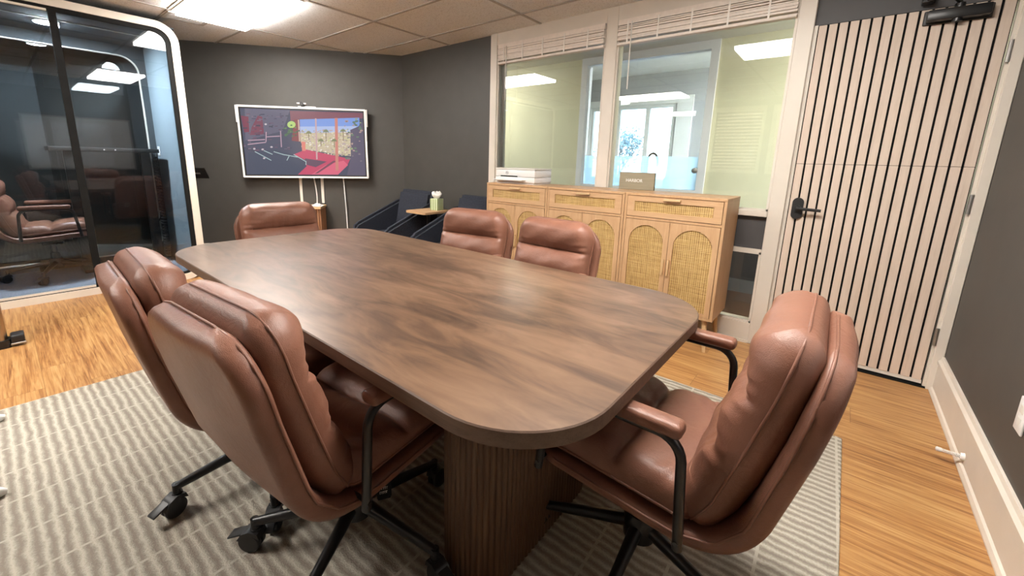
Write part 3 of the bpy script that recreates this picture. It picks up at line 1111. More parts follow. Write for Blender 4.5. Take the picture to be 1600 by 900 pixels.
def build_chair():
    root = thing('office_chair', 'proto', 'chair')
    lt = M['leather']
    bm = B()
    def hw_shell(s, L):
        h = corner_hw(.255, .10, .13)(s, L)
        return h
    pillow(bm, SHELL_PATH, hw_shell,
           lambda s, y, L, h: .012,
           lambda s, y, L, h: .038+.008*exp(-((y/(.6*h+1e-6))**2)),
           nu=64, nv=36, e=.030)
    obj('shell', bm, lt, root, smooth=80)

    c1, c2 = .165, .315           # seams of the back cushion measured from the top
    rnd = random.Random(4)
    ph = [rnd.uniform(0, 6) for _ in range(12)]

    def back_t(s, y, L, h):
        d = L-s
        segs = [(0, c1), (c1, c2), (c2, L)]
        base = .070
        for k, (a_, b_) in enumerate(segs):
            if a_ <= d <= b_:
                f = (d-a_)/(b_-a_)
                if k == 0:
                    t = base*(.42+.68*sin(pi*min(1, .22+.78*f))**.55)
                else:
                    t = base*(.42+.58*sin(pi*f)**.5)
                break
        else:
            t = base*.5
        wv = min(1.0, max(0.0, (h-abs(y))/.085))
        wv = wv*wv*(3-2*wv)
        wv = .25+.75*wv
        t = t*wv + base*.86*(1-wv)
        # gathers at both ends of the seams
        for q, c in enumerate((c1, c2)):
            g = exp(-((d-c)/.05)**2)*exp(-((h-abs(y))/.075)**2)
            t += .0035*g*sin((d-c)*170+abs(y)*40+ph[q])
            g2 = exp(-(abs(d-c)/.035))
            t += .0022*g2*sin(y*95+ph[q+2]+3*sin(y*23+ph[q+4]))
        t += .0025*sin(y*11+d*17+ph[6])*sin(d*29+ph[7]) + .0016*sin(y*37+d*61+ph[8])
        return t
    bm = B()
    pillow(bm, BACK_PATH, corner_hw(.238, .05, .095), back_t,
           lambda s, y, L, h: .044+.014*sin(pi*s/L), nu=84, nv=48, e=.062)
    obj('back_cushion', bm, lt, root, smooth=80)

    def seat_t(s, y, L, h):
        c = .25
        t = .066
        t *= .52+.50*(1-exp(-(abs(s-c)/.018)**1.1))
        t += .010*exp(-((s-.10)/.10)**2)*(1-(y/h)**2)
        g = exp(-(abs(s-c)/.05))
        t += .0028*g*sin(y*80+ph[9]+2*sin(y*21))
        g = exp(-((s-L)/.09)**2)*exp(-((h-abs(y))/.08)**2)
        t += .007*g*sin(s*120+abs(y)*60+ph[10])
        t += .0018*sin(y*23+s*31+ph[11])
        return t
    bm = B()
    pillow(bm, SEAT_PATH, corner_hw(.240, .07, .03), seat_t, lambda s, y, L, h: .022, nu=60, nv=40, e=.045)
    obj('seat_cushion', bm, lt, root, smooth=80)

    for sgn in (-1, 1):
        y = sgn*.280
        bm = B()
        loop = fillet([(-.165, y, .395), (-.148, y, .660), (.175, y, .660), (.205, y, .405)], .055, n=6)
        tube(bm, loop, .0115, 10)
        for x, z in ((-.163, .415), (.203, .425)):
            tube(bm, [(x, y*1.045, z), (x, y*.80, z)], .006, 8)
        fr = obj('armrest', bm, M['black_metal'], root, smooth=60)
        bm = B()
        bx(bm, -.150, .165, y-.026, y+.026, .664, .698, .014, 4)
        obj('arm_pad', bm, lt, fr, 'padded brown leather arm top', smooth=50)
    bm = B()
    bx(bm, -.11, .13, -.085, .085, .340, .368, .006, 1)
    bx(bm, -.07, .07, -.05, .05, .310, .342, .008, 1)
    obj('seat_mount', bm, M['black_metal'], root, smooth=35)
    bm = B()
    tube(bm, fillet([(.0, .03, .328), (0.027, -0.075, .323), (0.027, -0.115, .318)], .02), .006, 8)
    obj('tilt_lever', bm, M['black_plastic'], root, smooth=40)
    bm = B()
    lathe(bm, [(.030, .10), (.033, .20), (.030, .235), (.022, .24), (.022, .325)], 20)
    obj('gas_column', bm, M['black_metal'], root, smooth=40)
    bm = B()
    lathe(bm, [(.036, .088), (.048, .10), (.050, .165), (.040, .180)], 20)
    obj('base_hub', bm, M['black_metal'], root, smooth=40)
    for k in range(5):
        a_ = 2*pi*k/5
        R = Matrix.Rotation(a_, 4, 'Z')
        bm = B()
        # tapered five-star leg
        sec = [(.035, .140, .021, .022), (.15, .124, .017, .019), (.312, .100, .013, .014)]
        rings = []
        for x, z, hy_, hz_ in sec:
            rings.append([bm.verts.new((x, hy_*cos(t_), z+hz_*sin(t_))) for t_ in [2*pi*q/10 for q in range(10)]])
        for i in range(2):
            for q in range(10):
                bm.faces.new((rings[i][q], rings[i][(q+1) % 10], rings[i+1][(q+1) % 10], rings[i+1][q]))
        bm.faces.new(list(reversed(rings[0]))); bm.faces.new(rings[-1])
        lathe(bm, [(.0125, .070), (.0125, .112)], 12, .308, 0)
        bmesh.ops.transform(bm, matrix=R, verts=bm.verts[:])
        leg = obj('leg', bm, M['black_metal'], root, smooth=50)
        sw = R @ Matrix.Translation((.308, 0, 0)) @ Matrix.Rotation(radians((8, -12, 20, -18, 10)[k]), 4, 'Z')
        bm = B()
        for sy in (-1, 1):
            lathe(bm, [(.012, .004*sy), (.0335, .004*sy), (.0345, .007*sy), (.0345, .017*sy), (.031, .020*sy), (.012, .0205*sy)], 24, .016, .0345, axis=1)
        bmesh.ops.transform(bm, matrix=sw, verts=bm.verts[:])
        obj('wheel', bm, M['black_plastic'], leg, smooth=35)
        bm = B()
        tube(bm, [(0, 0, .080), (0, 0, .060)], .016, 12)
        tube(bm, [(0, 0, .066), (.016, 0, .0345)], .0035, 8)
        prism(bm, [(-.022, .052), (-.016, .072), (.012, .078), (.036, .068), (.052, .045), (.044, .045), (.028, .060), (.0, .064)], -.0215, .0215, axis=1)
        bmesh.ops.transform(bm, matrix=sw, verts=bm.verts[:])
        obj('fork', bm, M['black_plastic'], leg, smooth=35)
        bm = B()
        vs = bx(bm, .028, .084, -.018, .018, .063, .070, .002, 1)
        for v in bm.verts:
            v.co.z -= (v.co.x-.030)*.35
        bmesh.ops.transform(bm, matrix=sw, verts=bm.verts[:])
        obj('brake_lever', bm, M['black_plastic'], leg, smooth=35)
    return root


chair0 = build_chair()
CG = 'brown leather office chairs'
CHAIRS = [   # x, y, heading of the seat front, base angle, z, label
    (-.335, 1.122, 180.5, 164, .0125, 'brown leather office chair at the near table end, in front of the slatted door'),
    (-1.066, .594, 95, 62, .0125, 'brown leather office chair with hanging tag on the open rug side, nearest its pedestal'),
    (-1.604, .549, 88, 35, .0125, 'brown leather office chair on the open rug side, beside the glass pod'),
    (-2.551, 1.137, -3, 20, .0125, 'brown leather office chair at the far table end below the television'),
    (-1.735, 1.605, -81, 20, .0125, 'brown leather office chair facing the table beside the navy armchairs'),
    (-1.205, 1.625, -92, 10, .0125, 'brown leather office chair facing the table in front of the rattan cabinets'),
    (-5.60, .24, 84, 40, .0625, 'brown leather office chair standing inside the glass pod'),
]
chair_roots = []
def set_base(root, deg):
    # turn the five-star base under the seat
    for ch in root.children:
        if ch.name.split('.')[0] in ('leg',):
            ch.rotation_euler = (0, 0, radians(deg))
for i, (x, y, hd_, ba, z, lab) in enumerate(CHAIRS):
    c = chair0 if i == 0 else copy_tree(chair0)
    c.location = (x, y, z)
    c.rotation_euler = (0, 0, radians(hd_))
    c['label'] = lab
    c['group'] = CG
    set_base(c, ba)
    chair_roots.append(c)

# hang tag on one chair
def hang_tag():
    root = chair_roots[1]
    bm = B()
    prism(bm, [(-.018, -.085), (.018, -.085), (.022, -.075), (.022, -.015), (.010, 0), (-.010, 0), (-.022, -.015), (-.022, -.075)], -.0015, .0015, axis=1)
    tube(bm, [(0, 0, 0), (0, 0, .055)], .0016, 6)
    hg = obj('hang_tag', bm, M['black_matte'], root, 'black card tag with white lettering on a cord')
    hg.location = (0.027, -0.105, .262)
    hg.rotation_euler = (radians(4), 0, radians(-34))
    bm = B()
    rnd = random.Random(2)
    for r_ in range(3):
        z = -.026-.016*r_
        x = -.013
        while x < .011:
            w_ = rnd.uniform(.002, .004)
            bx(bm, x, x+.0012, -.0022, -.0015, z-.004, z+.005)
            bx(bm, x, x+w_, -.0022, -.0015, z+.0035, z+.005)
            x += w_+.002
    obj('lettering', bm, M['white_ink'], hg)
hang_tag()

# ------------------------------------------------------------------ rattan cabinets
def arch_panel(bm, x0, x1, z0, z1, ax0, ax1, az0, atop, y0, y1):
    """flat frame with an arched opening"""
    r = (ax1-ax0)/2
    cx, zc = (ax0+ax1)/2, atop-r
    bx(bm, x0, ax0, y0, y1, z0, z1)
    bx(bm, ax1, x1, y0, y1, z0, z1)
    bx(bm, ax0, ax1, y0, y1, z0, az0)
    n = 20
    P = [(cx-r*cos(pi*k/n), zc+r*sin(pi*k/n)) for k in range(n+1)]
    for k in range(n):
        a_, b_ = P[k], P[k+1]
        if a_[1] > z1-1e-4 and b_[1] > z1-1e-4: continue
        pts = [a_, b_, (b_[0], z1), (a_[0], z1)]
        prism(bm, pts, y0, y1, axis=1)
    bmesh.ops.remove_doubles(bm, verts=bm.verts[:], dist=1e-6)


def build_cabinet():
    W, D, ZB, ZT = .664, .385, .228, 1.042
    t = thing('rattan_cabinet', 'proto', 'cabinet')
    h = W/2
    bm = B()
    bx(bm, -h, h, 0, D, ZT-.018, ZT, .0015, 1)
    bx(bm, -h, -h+.018, .001, D, ZB, ZT-.018, .001, 1)
    bx(bm, h-.018, h, .001, D, ZB, ZT-.018, .001, 1)
    bx(bm, -h+.018, h-.018, .001, D, ZB, ZB+.018)
    bx(bm, -h+.018, h-.018, .004, D, .860, .876)
    bx(bm, -h+.018, h-.018, D-.008, D, ZB, ZT-.018)
    obj('carcass', bm, M['oak'], t)
    x0, x1 = -h+.021, h-.021
    # drawer
    z0, z1 = .879, 1.021
    bm = B()
    ax0, ax1, az0, az1 = x0+.052, x1-.052, z0+.036, z1-.036
    bx(bm, x0, ax0, -.001, .016, z0, z1); bx(bm, ax1, x1, -.001, .016, z0, z1)
    bx(bm, ax0, ax1, -.001, .016, z0, az0); bx(bm, ax0, ax1, -.001, .016, az1, z1)
    bx(bm, x0, x1, .016, .30, z0+.01, z0+.02)
    dr = obj('drawer', bm, M['oak_h'], t)
    bm = B(); bx(bm, ax0, ax1, .006, .012, az0, az1); obj('rattan_panel', bm, M['rattan'], dr, 'woven honey rattan drawer inset')
    bm = B(); bx(bm, -.055, .055, -.022, -.001, z1-.022, z1-.006, .003, 2); obj('handle', bm, M['pine'], dr, smooth=40)
    # doors
    for s in (-1, 1):
        dx0, dx1 = (x0, -.0015) if s < 0 else (.0015, x1)
        z0, z1 = ZB+.021, .857
        ax0, ax1 = (dx0+.032, dx1-.032)
        bm = B(); arch_panel(bm, dx0, dx1, z0, z1, ax0, ax1, z0+.022, .822, -.001, .016)
        dd = obj('door', bm, M['oak'], t)
        bm = B(); bx(bm, ax0, ax1, .007, .013, z0+.022, .822); obj('rattan_panel', bm, M['rattan'], dd, 'woven honey rattan arched inset')
        bm = B(); hx_ = -.018 if s < 0 else .018
        bx(bm, hx_-.006, hx_+.006, -.022, -.001, .49, .60, .003, 2); obj('handle', bm, M['pine'], dd, smooth=40)
    for sx in (-1, 1):
        for y in (.045, D-.045):
            bm = B()
            lx = sx*(h-.055)
            oy = -.02 if y < .1 else .02
            tube(bm, [(lx, y, ZB), (lx+sx*.025, y+oy, 0)], [.019, .011], 14)
            obj('leg', bm, M['pine'], t, smooth=40)
    return t
cab0 = build_cabinet()
CABS = [(-.876, 'oak and rattan cabinet nearest the slatted door'),
        (-1.544, 'oak and rattan cabinet in the middle of three'),
        (-2.212, 'oak and rattan cabinet under the white printer')]
for i, (x, lab) in enumerate(CABS):
    c = cab0 if i == 0 else copy_tree(cab0)
    c.location = (x, 2.868, 0)
    c['label'] = lab
    c['group'] = 'rattan cabinets along the glazing'

# printer
p = thing('printer', 'white low inkjet printer on top of the rattan cabinet', 'printer', (-2.275, 2.93, 1.042), radians(1.5))
bm = B()
bx(bm, -.215, .215, .0, .275, .012, .060, .006, 2)
bx(bm, -.205, .205, .01, .27, .0, .013)
obj('body', bm, M['white_plastic'], p, smooth=40)
bm = B(); bx(bm, -.213, .213, .004, .275, .062, .122, .005, 2); obj('front_housing', bm, M['white_plastic'], p, smooth=40)
bm = B(); bx(bm, -.214, .214, .003, .276, .124, .137, .004, 2); obj('scanner_lid', bm, M['off_white'], p, smooth=40)
bm = B(); bx(bm, -.155, .03, -.001, .006, .060, .070); obj('paper_slot', bm, M['black_matte'], p)
bm = B(); bx(bm, -.20, .12, -.05, .01, .028, .040, .003, 1); obj('paper_tray', bm, M['white_plastic'], p, smooth=40)
bm = B()
ring_prism(bm, [(-.085+.0155*cos(2*pi*k/28), .094+.0155*sin(2*pi*k/28)) for k in range(28)], [(-.085+.0135*cos(2*pi*k/28), .094+.0135*sin(2*pi*k/28)) for k in range(28)], .0025, .0045, 1)
lg = obj('logo', bm, M['ink'], p)
text('letters', 'hp', .022, M['ink'], lg, (-.085, .003, .096), (radians(90), 0, 0))
# HARBOR sign
sg = thing('name_sign', 'small taupe wooden sign reading HARBOR on the cabinets', 'sign', (-1.275, 3.225, 1.0425), radians(0))
bm = B(); bx(bm, -.142, .142, -.012, .012, 0, .134, .0015, 1); obj('board', bm, M['sign_wood'], sg)
text('lettering', 'HARBOR', .034, M['white_ink'], sg, (-.018, -.0128, .070), (radians(90), 0, 0))

# ------------------------------------------------------------------ television wall
def wall_frame(s, d=0.0, z=0.0):
    q = CORNER + WD*s - nrm*d
    return (q.x, q.y, z)
tv = thing('television', 'wide wall-mounted television with thin white frame showing a sunny red room', 'television', wall_frame(1.125, .085, 1.385), WANG)
tv.rotation_euler = (0, radians(-.5), WANG)
TW, TH = .700, .405
bm = B()
ring_prism(bm, rrect(-TW, TW, -TH, TH, .012, 4), rrect(-TW+.020, TW-.020, -TH+.020, TH-.020, .004, 4), -.03, .02, 1)
obj('frame', bm, M['white_plastic'], tv)
bm = B()
ring_prism(bm, rrect(-TW+.02, TW-.02, -TH+.02, TH-.02, 0), rrect(-TW+.034, TW-.034, -TH+.034, TH-.034, 0), -.024, .01, 1)
bx(bm, -TW+.02, TW-.02, -.012, .05, -TH+.02, TH-.02)
bx(bm, -.3, .3, .05, .078, -.2, .2)
bx(bm, -.06, .03, -.026, .0, -TH-.014, -TH)
obj('bezel', bm, M['black_plastic'], tv)
bm = B()
for sx in (-1, 1):
    bx(bm, sx*(TW+.001), sx*(TW+.016), -.026, .01, TH-.19 if sx < 0 else TH-.20, TH-.002, .004, 2)
bx(bm, -.05, .14, -.02, .01, TH, TH+.010, .002, 1)
obj('side_grip', bm, M['white_plastic'], tv, smooth=40)

def homog(src):
    """2D homography from 4 source points to the unit square (u right, v down)"""
    dst = [(0, 0), (1, 0), (1, 1), (0, 1)]
    A = []; bb = []
    for (x, y), (u, v) in zip(src, dst):
        A.append([x, y, 1, 0, 0, 0, -u*x, -u*y]); bb.append(u)
        A.append([0, 0, 0, x, y, 1, -v*x, -v*y]); bb.append(v)
    n = 8
    for i in range(n):
        pv = max(range(i, n), key=lambda r: abs(A[r][i]))
        A[i], A[pv] = A[pv], A[i]; bb[i], bb[pv] = bb[pv], bb[i]
        for r in range(n):
            if r != i:
                f = A[r][i]/A[i][i]
                A[r] = [a_-f*b_ for a_, b_ in zip(A[r], A[i])]
                bb[r] -= f*bb[i]
    h = [bb[i]/A[i][i] for i in range(n)]
    def f(x, y):
        w = h[6]*x+h[7]*y+1
        return ((h[0]*x+h[1]*y+h[2])/w, (h[3]*x+h[4]*y+h[5])/w)
    return f
H = homog([(105, 120), (1222, 160), (1250, 735), (180, 728)])
pic_cols = {}
pic_polys = []
def pic(col, pts):
    if col not in pic_cols: pic_cols[col] = len(pic_cols)
    pic_polys.append((pic_cols[col], [H(*q) for q in pts]))
def quadline(col, a_, b_, w_):
    d = Vector((b_[0]-a_[0], b_[1]-a_[1])); n = Vector((-d.y, d.x)).normalized()*w_/2
    pic(col, [(a_[0]+n.x, a_[1]+n.y), (b_[0]+n.x, b_[1]+n.y), (b_[0]-n.x, b_[1]-n.y), (a_[0]-n.x, a_[1]-n.y)])
DK = (62, 66, 88)
pic(DK, [(105, 120), (1222, 160), (1250, 735), (180, 728)])
pic((90, 88, 110), [(150, 125), (560, 140), (500, 330), (160, 420)])
pic((120, 42, 66), [(115, 190), (185, 200), (195, 340), (150, 345)])
pic((118, 52, 74), [(270, 190), (310, 200), (330, 360), (200, 370), (215, 300)])
pic((128, 70, 84), [(560, 145), (1222, 165), (1222, 215), (640, 222), (570, 245)])
pic((132, 58, 62), [(600, 225), (650, 225), (660, 430), (580, 420)])
pic((120, 160, 238), [(650, 225), (1190, 208), (1195, 310), (1110, 330), (655, 320)])
pic((178, 200, 245), [(652, 290), (1170, 285), (1110, 400), (657, 390)])
pic((214, 196, 160), [(655, 350), (1110, 340), (1115, 560), (705, 500), (660, 425)])
rr_ = random.Random(11)
for k in range(420):
    x, y = rr_.uniform(662, 1108), 560-rr_.betavariate(1.2, 1.1)*240
    if y > 430 + (x-660)*.22 + 60: continue
    s_ = rr_.uniform(4, 13)
    pic(rr_.choice([(236, 226, 196), (206, 184, 160), (214, 214, 150), (170, 160, 130), (248, 240, 222), (190, 170, 170)]),
        [(x+s_*cos(t_)*rr_.uniform(.6, 1.1), y+s_*.7*sin(t_)*rr_.uniform(.6, 1.1)) for t_ in [2*pi*q/7 for q in range(7)]])
pic((208, 62, 96), [(600, 545), (710, 500), (1110, 585), (1085, 640), (1000, 727), (640, 727), (720, 650)])
pic((236, 96, 122), [(760, 727), (890, 640), (1050, 600), (1090, 640), (1000, 727)])
pic((92, 62, 84), [(700, 580), (900, 610), (800, 660), (720, 640)])
pic((120, 60, 80), [(900, 640), (960, 600), (985, 605), (820, 715), (790, 720)])
pic((238, 128, 110), [(668, 428), (704, 430), (708, 512), (676, 512)])
quadline((208, 170, 170), (797, 215), (810, 590), 14)
quadline((214, 130, 112), (982, 212), (992, 690), 26)
quadline((222, 190, 170), (640, 228), (652, 425), 10)
pic((84, 78, 100), [(1110, 320), (1180, 290), (1228, 240), (1250, 735), (1080, 735), (1118, 560)])
for k in range(40):
    x, y = rr_.uniform(1060, 1215), rr_.uniform(210, 620)
    s_ = rr_.uniform(8, 20)
    pic(rr_.choice([(92, 120, 96), (120, 110, 116), (180, 150, 140), (150, 170, 120)]), [(x+s_*cos(t_), y+s_*.6*sin(t_)) for t_ in [rr_.uniform(0, .5)+2*pi*q/5 for q in range(5)]])
for k in range(90):
    x, y = rr_.uniform(130, 560), rr_.uniform(170, 520)
    if (x-575)**2 + (y-290)**2 < 5000: continue
    w_, h_ = rr_.uniform(10, 42), rr_.uniform(4, 12)
    pic(rr_.choice([(56, 58, 78), (70, 64, 88), (84, 62, 84), (100, 70, 92), (50, 56, 72), (112, 96, 116)]), [(x, y), (x+w_, y-1), (x+w_, y+h_), (x, y+h_)])
for x, y, h_ in ((735, 350, 60), (890, 335, 90), (1045, 330, 90), (845, 420, 50), (965, 420, 60)):
    for k in range(9):
        a_ = pi*k/8
        quadline((120, 132, 84), (x, y), (x+26*cos(a_), y-22*sin(a_)+6*abs(cos(a_))), 6)
    quadline((120, 104, 80), (x, y), (x+2, y+h_), 6)
pic((52, 62, 84), [(190, 530), (450, 500), (600, 545), (716, 600), (716, 640), (640, 727), (195, 727)])
for a_, b_ in (((250, 520), (400, 600)), ((420, 520), (520, 550)), ((500, 545), (640, 570)), ((560, 560), (540, 600)), ((600, 545), (712, 610)), ((712, 605), (712, 640)), ((330, 510), (410, 545))):
    quadline((176, 206, 206), a_, b_, 7)
for a_, b_ in (((185, 455), (350, 435)), ((185, 418), (340, 410)), ((355, 385), (475, 378)), ((350, 340), (350, 430)), ((480, 330), (490, 480))):
    quadline((196, 160, 176), a_, b_, 9)
pic((188, 226, 116), [(578+38*cos(t_), 273+32*sin(t_)) for t_ in [2*pi*q/16 for q in range(16)]])
for k in range(26):
    x, y = rr_.gauss(570, 28), rr_.gauss(335, 26)
    pic(rr_.choice([(70, 110, 70), (60, 90, 66), (96, 130, 80)]), [(x+12*cos(t_), y+8*sin(t_)) for t_ in [2*pi*q/5 for q in range(5)]])
for x, y in ((345, 270), (245, 495), (320, 500), (400, 478), (335, 580)):
    pic((210, 200, 205), [(x+12*cos(t_), y+9*sin(t_)) for t_ in [2*pi*q/6 for q in range(6)]])
def srgb(c):
    c = tuple(.78*v+.22*g for v, g in zip(c, (112, 108, 120)))  # washed-out haze of screen reflections mixed into the picture colours as grey
    return tuple((v/255/12.92 if v/255 <= .04045 else ((v/255+.055)/1.055)**2.4) for v in c)
bm = B()
sw_, sh_ = TW-.034, TH-.034
for k, (mi, pts) in enumerate(pic_polys):
    y = -.0125-.000012*k
    q = [(-sw_+2*sw_*min(1, max(0, u)), sh_-2*sh_*min(1, max(0, v))) for u, v in pts]
    vs = [bm.verts.new((x, y, z)) for x, z in q]
    try:
        f = bm.faces.new(vs); f.material_index = mi
    except ValueError:
        pass
mats = []
for c in sorted(pic_cols, key=lambda c: pic_cols[c]):
    m, nt, pb = new_mat('screen_light')
    lin = srgb(c)
    pb.inputs['Base Color'].default_value = (.02, .02, .02, 1)
    pb.inputs['Roughness'].default_value = .12
    pb.inputs['Emission Color'].default_value = (*lin, 1)
    pb.inputs['Emission Strength'].default_value = .85
    mats.append(m)
me = bpy.data.meshes.new('screen')
bm.normal_update(); bm.to_mesh(me); bm.free()
for m in mats: me.materials.append(m)
so = bpy.data.objects.new('screen', me); COL.objects.link(so); so.parent = tv
wc = thing('webcam', 'small black webcam perched on the top edge of the television', 'webcam', wall_frame(1.125, .10, 1.803), WANG)
bm = B(); bx(bm, -.065, .045, -.02, .015, .012, .036, .008, 3); obj('body', bm, M['steel'], wc, smooth=40)
bm = B(); lathe(bm, [(.020, -.034), (.020, -.02), (.016, -.018)], 18, -.005, .024, axis=1); obj('lens', bm, M['black_plastic'], wc, smooth=40)
bm = B(); bx(bm, -.025, .02, -.035, .03, .0, .006, .002, 1); bx(bm, -.012, .008, -.015, .01, .004, .014); obj('clip', bm, M['black_plastic'], wc)

for k, (s, lab) in enumerate(((1.232, 'grey cable channel down the wall under the television, farther from the navy armchairs'), (.985, 'grey cable channel down the wall under the television, above the slatted console'))):
    bm = B(); bx(bm, -.016, .016, -.018, -.0005, 0, .32, .003, 1)
    o = obj('cable_channel', bm, M['off_white'], None, lab, 'cable channel')
    o.location = wall_frame(s, 0, .67); o.rotation_euler = (0, 0, WANG)
def wall_cord(label, s, z0, z1, sway, d=.02):
    bm = B()
    pts = []
    for k in range(13):
        f = k/12
        x, y, z = wall_frame(s+sway*sin(f*2.6), d+.01*sin(f*5), z1+(z0-z1)*f)
        pts.append((x, y, z))
    tube(bm, pts, .0075, 8)
    return obj('power_cord', bm, M['white_plastic'], None, label, 'cord')
wall_cord('white power cord hanging down the wall beside the navy armchair', .735, .02, 1.0, -.02)
wall_cord('thin white cord between the two cable channels under the television', 1.08, .62, 1.0, -.025, .012)

# slatted console under the television
cs = thing('slatted_console', 'low walnut slatted console against the wall below the television', 'cabinet', wall_frame(1.14, 0, 0), WANG)
bm = B(); bx(bm, -.19, .165, -.30, -.03, .02, .63); obj('carcass', bm, M['slat_wood'], cs)
bm = B()
for k in range(12):
    x = -.19+k*.0305
    bx(bm, x, x+.018, -.318, -.30, .02, .63, .002, 1)
for k in range(9):
    y = -.30+k*.031
    bx(bm, .165, .182, y, y+.018, .02, .63, .002, 1)
obj('slat_front', bm, M['slat_wood'], cs)
bm = B(); bx(bm, -.205, .192, -.33, -.022, .63, .655, .004, 2); obj('top', bm, M['pine'], cs)
x, y, z = wall_frame(1.0, .24, .6555)
tp = thing('folded_napkin', 'crumpled white paper napkin on the slatted console edge', 'napkin', (x, y, z), WANG)
bm = B()
rnd = random.Random(5)
n = 9
g = [[bm.verts.new((-.055+.013*i, -.06+.013*j, .012+.02*max(0, 1-((i-4)**2+(j-4)**2)/14)+rnd.uniform(-.006, .008))) for j in range(n)] for i in range(n)]
for i in range(n-1):
    for j in range(n-1):
        bm.faces.new((g[i][j], g[i+1][j], g[i+1][j+1], g[i][j+1]))
bx(bm, -.06, .06, -.065, .05, 0, .010, .003, 1)
obj('paper', bm, M['paper'], tp, smooth=30)

# small wall device beside the pod
dv = thing('wall_tablet', 'small dark wall tablet on an angled bracket beside the pod frame', 'tablet', wall_frame(2.33, 0, 1.02), WANG)
bm = B()
prism(bm, [(-.0, -.07), (-.09, .05), (-.083, .056), (.0, -.058)], -.12, .10, axis=0)
obj('screen', bm, M['black_plastic'], dv)
bm = B(); bx(bm, -.03, .03, -.05, -.002, -.02, .02); obj('bracket', bm, M['steel'], dv)

# ------------------------------------------------------------------ navy armchairs
def build_armchair():
    t = thing('armchair', 'proto', 'armchair')
    W = .335
    # local: front towards -y, back at +y; origin mid of seat
    bm = B()
    bx(bm, -W+.07, W-.07, -.36, .20, .20, .40, .05, 4)
    obj('seat', bm, M['navy'], t, smooth=50)
    bm = B()
    prism(bm, [(.13, .36), (.24, .87), (.36, .87), (.33, .20), (.16, .20)], -W+.06, W-.03, axis=0)
    bmesh.ops.bevel(bm, geom=bm.edges[:], offset=.035, segments=4, affect='EDGES', clamp_overlap=True)
    obj('backrest', bm, M['navy'], t, smooth=50)
    for s in (-1, 1):
        bm = B()
        xa, xb = (s*(W-.085), s*W)
        prism(bm, [(-.38, .15), (-.40, .46), (-.36, .505), (.26, .755), (.34, .74), (.34, .15)], xa, xb, axis=0)
        bmesh.ops.bevel(bm, geom=bm.edges[:], offset=.028, segments=4, affect='EDGES', clamp_overlap=True)
        obj('arm', bm, M['navy'], t, smooth=50)
    for sx in (-1, 1):
        for y in (-.30, .27):
            bm = B(); tube(bm, [(sx*(W-.07), y, .16), (sx*(W-.05), y, 0)], [.018, .012], 12); obj('leg', bm, M['black_matte'], t, smooth=40)
    return t
ac = build_armchair()
ac.location = (-3.935, 2.885, 0)
ac['label'] = 'navy tweed armchair in the room corner under the television wall'
ac['group'] = 'navy tweed armchairs'
a2 = copy_tree(ac)
a2.location = (-2.915, 2.885, 0)
a2['label'] = 'navy tweed armchair beside the rattan cabinets'
sd = thing('side_table', 'small wood-topped side table between the navy armchairs', 'side table', (-3.445, 2.93, 0))
bm = B(); prism(bm, rrect(-.155, .165, -.19, .20, .03, 5), .672, .695); obj('top', bm, M['oak_h'], sd)
bm = B(); tube(bm, [(0, 0, .02), (0, 0, .672)], .018, 14); obj('leg', bm, M['black_metal'], sd, smooth=40)
bm = B(); prism(bm, rrect(-.12, .12, -.15, .15, .03, 5), 0, .02); obj('base', bm, M['black_metal'], sd)
tb = thing('tissue_box', 'green striped cube tissue box on the small side table', 'tissue box', (-3.395, 3.01, .6955), radians(12))
bm = B(); bx(bm, -.052, .052, -.052, .052, 0, .125, .003, 1); obj('box', bm, M['tissue_box'], tb)
bm = B()
rnd = random.Random(9)
n = 16
for turn in range(3):
    rings = []
    for lev in range(5):
        r_ = (.014, .036, .056, .060, .040)[lev]*(1-.2*turn)
        z = (.118, .138, .158, .176, .190)[lev]
        rings.append([bm.verts.new((r_*cos(2*pi*k/n)*(1+.12*sin(3*2*pi*k/n+turn)), r_*.6*sin(2*pi*k/n)*(1+.3*sin(2*2*pi*k/n+turn*2))+.008*turn-.008, z+(lev/4)*.016*sin(2*2*pi*k/n+turn*1.7)+rnd.uniform(-.006, .006))) for k in range(n)])
    for i in range(4):
        for k in range(n):
            bm.faces.new((rings[i][k], rings[i][(k+1) % n], rings[i+1][(k+1) % n], rings[i+1][k]))
obj('tissue', bm, M['paper'], tb, smooth=60)

# ------------------------------------------------------------------ glass office pod
PX_, PB_ = -4.92, -6.02            # front and back faces
PY0, PY1, PZ1 = -1.02, 1.236, 2.382
pod = thing('office_pod', 'tall glass office pod with cream rounded frame beside the television wall', 'office pod', (PX_, 0, 0))
def L_(x): return x-PX_
bm = B()
ring_prism(bm, rrect(PY0, PY1, 0, PZ1, .17, 10), rrect(PY0+.06, PY1-.06, .06, PZ1-.06, .115, 10), L_(PX_)-.07, 0, 0)
obj('front_frame', bm, M['cream_frame'], pod, smooth=40)
bm = B()
ring_prism(bm, rrect(PY0+.06, PY1-.06, .06, PZ1-.06, .115, 10), rrect(PY0+.082, PY1-.095, .078, PZ1-.095, .09, 10), -.045, -.012, 0)
bx(bm, -.05, -.008, .420, .466, .07, PZ1-.07)
obj('gasket', bm, M['black_matte'], pod)
bm = B(); prism(bm, rrect(.472, PY1-.09, .075, PZ1-.09, .085, 8, rs=(.005, .085, .085, .005)), -.030, -.024, axis=0); obj('glass_panel', bm, M['pod_glass'], pod)
bm = B()
bx(bm, -.034, -.026, PY0+.075, .42, .085, PZ1-.10)
dp = obj('glass_door', bm, M['pod_glass'], pod)
for z in (.068, PZ1-.10):
    bm = B(); bx(bm, -.04, -.008, PY0+.075, .415, z, z+.016); obj('door_rail', bm, M['white_trim'], dp)
bm = B()
bx(bm, L_(PB_), -.07, PY0+.02, PY0+.07, 0, PZ1-.03)
